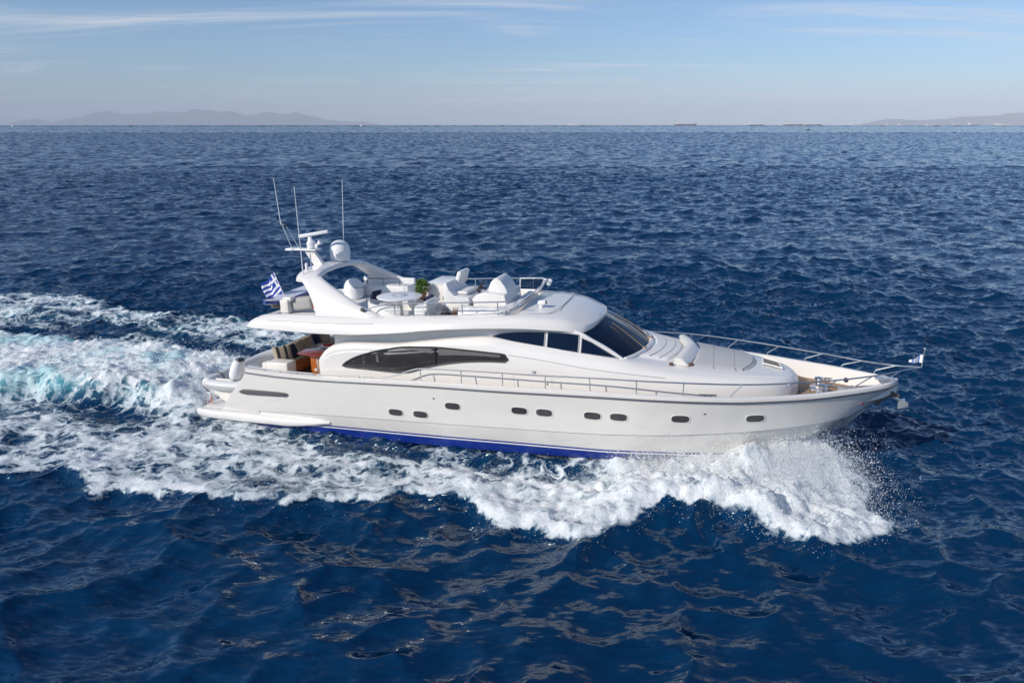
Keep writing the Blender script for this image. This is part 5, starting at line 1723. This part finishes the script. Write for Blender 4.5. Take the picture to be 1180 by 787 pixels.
# ------------------------------------------------------------------ SPRAY (white water torn into drops)
def spray_material(name, clear):
    m = bpy.data.materials.new(name); m.use_nodes = True
    nt = m.node_tree; nt.nodes.clear()
    o = nt.nodes.new('ShaderNodeOutputMaterial')
    d = nt.nodes.new('ShaderNodeBsdfDiffuse'); d.inputs['Color'].default_value = (.95, .96, .97, 1)
    tl = nt.nodes.new('ShaderNodeBsdfTranslucent'); tl.inputs['Color'].default_value = (.97, .98, .98, 1)
    a = nt.nodes.new('ShaderNodeMixShader'); a.inputs[0].default_value = .5
    nt.links.new(d.outputs[0], a.inputs[1]); nt.links.new(tl.outputs[0], a.inputs[2])
    tr = nt.nodes.new('ShaderNodeBsdfTransparent')
    b = nt.nodes.new('ShaderNodeMixShader'); b.inputs[0].default_value = clear
    nt.links.new(a.outputs[0], b.inputs[1]); nt.links.new(tr.outputs[0], b.inputs[2])
    nt.links.new(b.outputs[0], o.inputs['Surface'])
    return m


DROP = np.array([(0, 0, 1.25), (1.15, 0, -.4), (-.58, 1.0, -.4), (-.58, -1.0, -.4)], float)
DROPF = np.array([(0, 1, 2), (0, 2, 3), (0, 3, 1), (1, 3, 2)])


def droplets(name, P, r, m):
    n = len(P)
    st = 1 + .5 * rng.random((n, 1, 3))
    V = P[:, None, :] + DROP[None] * r[:, None, None] * st
    F = DROPF[None] + (np.arange(n) * 4)[:, None, None]
    o = mesh_np(name, V.reshape(-1, 3), F.reshape(-1, 3), m, None, False)
    o['kind'] = 'stuff'
    return o


def surf(P):
    h, fo, _, dm = ship_water(P[:, 0], P[:, 1])
    return h + wave_at(P[:, 0], P[:, 1], 1)[:, 2] * dm, fo


def jets(n, per, x_rng, side, vy, vz, vxf, spread, r_med, z0=(.1, .5)):
    """ballistic fingers leaving the hull; boat coordinates -> world"""
    x0 = rng.uniform(*x_rng, n)
    t_ = (x0 - x_rng[0]) / (x_rng[1] - x_rng[0])
    w_ = np.interp(x0, [14, 17, 19, 20.3, 21, 22], [2.55, 2.05, 1.45, .9, .5, .1])
    o = np.stack([x0, side * w_, rng.uniform(*z0, n)], -1)
    clump = .6 + .8 * rng.random(n)
    v = np.stack([np.interp(t_, [0, 1], vxf[0]) + rng.normal(0, 1, n) * vxf[1], side * rng.uniform(*vy, n) * clump, rng.uniform(*vz, n) * clump], -1)
    tl = (v[:, 2] + np.sqrt(v[:, 2] ** 2 + 2 * 9.8 * o[:, 2])) / 9.8
    tt = rng.random((n, per)) ** .8 * tl[:, None]
    p = o[:, None, :] + v[:, None, :] * tt[..., None]
    p[..., 2] -= 4.9 * tt ** 2
    p += rng.normal(0, 1, p.shape) * (spread * (.25 + tt / tl[:, None]))[..., None]
    P = to_world(p.reshape(-1, 3))
    s_, fo = surf(P)
    r = r_med * np.exp(rng.normal(0, .45, len(P)))
    sd_ = poly_sd(P[:, 0], P[:, 1], NEAR_FOAM)
    k = (P[:, 2] > s_ - .02) & ((fo > .3) | (rng.random(len(P)) < np.clip(.75 + sd_ * .75, 0, 1)) | ((side > 0) & (P[:, 2] > s_ + .03)))
    return P[k], np.minimum(r[k], .026)


SP = spray_material('white_spray', .3)
PA = [jets(700, 60, (16.4, 20.6), -1, (1.6, 5.0), (1.0, 3.4), ((-2.2, .2), .8), .10, .0054),
      jets(1000, 60, (18.8, 21.0), -1, (1.8, 5.4), (1.6, 3.9), ((-.6, 2.6), .9), .10, .0052),
      jets(380, 60, (18.0, 20.3), -1, (.2, 1.5), (2.2, 4.4), ((-2.2, -.2), .7), .11, .0058)]
droplets('bow_spray', np.concatenate([p for p, _ in PA]), np.concatenate([r for _, r in PA]), SP)
P, r = jets(420, 60, (18.5, 21.2), 1, (1.0, 3.6), (1.2, 3.4), ((-1, 1.2), .8), .13, .0065)
droplets('bow_spray', P, r, SP)
# drops lifting off the foam: wash behind the stern, and the rim of the side waves
n = 16000
s_ = 18 * rng.random(n) ** 1.3 + .2; lat = rng.normal(0, 1.15, n)
q = to_world(np.stack([-s_, lat, 0 * s_], -1))
h_, fo = surf(q)
q[:, 2] = h_ + rng.exponential(.10, n) * np.interp(s_, [0, 2, 6, 18], [1.2, 1.4, 1.0, .5])
k = fo > .6
droplets('wake_spray', q[k], np.minimum(.008 * np.exp(rng.normal(0, .45, n)), .04)[k], SP)
n = 90000
q = np.stack([rng.uniform(-20, 11, n), rng.uniform(14, 26, n), np.zeros(n)], -1)
h_, fo = surf(q)
q[:, 2] = h_ + rng.exponential(.05, n)
bx_, by_ = boat_xy(q[:, 0], q[:, 1])
sd_ = poly_sd(q[:, 0], q[:, 1], NEAR_FOAM)
k = ((fo > .45) | (rng.random(n) < np.clip(.5 + sd_ * 1.1, 0, .5))) & (rng.random(n) < np.interp(bx_, [-10, 8, 14, 18], [.25, .35, .9, 1.0])) & (by_ < -2.2)
droplets('wake_spray', q[k], np.minimum(.0052 * np.exp(rng.normal(0, .4, n)), .03)[k], SP)


# fine mist hanging in the thrown spray
def mist(name, c, rad, dens, seed):
    o = MB().ball((0, 0, 0), 1.0, 14).build(name, bpy.data.materials.new('spray_mist'))
    o.matrix_world = YM @ Matrix.Translation(c) @ Matrix.Diagonal((*rad, 1))
    m = o.data.materials[0]; m.use_nodes = True
    nt = m.node_tree; nt.nodes.clear()
    out = nt.nodes.new('ShaderNodeOutputMaterial'); pv = nt.nodes.new('ShaderNodeVolumePrincipled')
    pv.inputs['Color'].default_value = (.985, .99, .995, 1); pv.inputs['Anisotropy'].default_value = .1
    t = nt.nodes.new('ShaderNodeTexCoord')
    ln = nt.nodes.new('ShaderNodeVectorMath'); ln.operation = 'LENGTH'; nt.links.new(t.outputs['Object'], ln.inputs[0])
    sc = nt.nodes.new('ShaderNodeVectorMath'); sc.operation = 'MULTIPLY'; nt.links.new(t.outputs['Object'], sc.inputs[0]); sc.inputs[1].default_value = rad
    nz = nt.nodes.new('ShaderNodeTexNoise'); nz.inputs['Scale'].default_value = 2.6; nz.inputs['Detail'].default_value = 5; nz.inputs['Roughness'].default_value = .65
    of = nt.nodes.new('ShaderNodeVectorMath'); of.operation = 'ADD'; nt.links.new(sc.outputs[0], of.inputs[0]); of.inputs[1].default_value = (seed, 3.1 * seed, 0)
    nt.links.new(of.outputs[0], nz.inputs['Vector'])
    a = nt.nodes.new('ShaderNodeMapRange'); a.interpolation_type = 'SMOOTHSTEP'
    a.inputs['From Min'].default_value = 1.0; a.inputs['From Max'].default_value = .35; nt.links.new(ln.outputs['Value'], a.inputs['Value'])
    b = nt.nodes.new('ShaderNodeMapRange'); b.interpolation_type = 'SMOOTHSTEP'
    b.inputs['From Min'].default_value = .40; b.inputs['From Max'].default_value = .68; nt.links.new(nz.outputs['Fac'], b.inputs['Value'])
    k = nt.nodes.new('ShaderNodeMath'); k.operation = 'MULTIPLY'; nt.links.new(a.outputs[0], k.inputs[0]); nt.links.new(b.outputs[0], k.inputs[1])
    d = nt.nodes.new('ShaderNodeMath'); d.operation = 'MULTIPLY'; nt.links.new(k.outputs[0], d.inputs[0]); d.inputs[1].default_value = dens
    nt.links.new(d.outputs[0], pv.inputs['Density']); nt.links.new(pv.outputs[0], out.inputs['Volume'])
    o['kind'] = 'stuff'


mist('spray_mist', (21.1, 1.7, .60), (1.9, 1.2, .75), 1.1, 3.0)
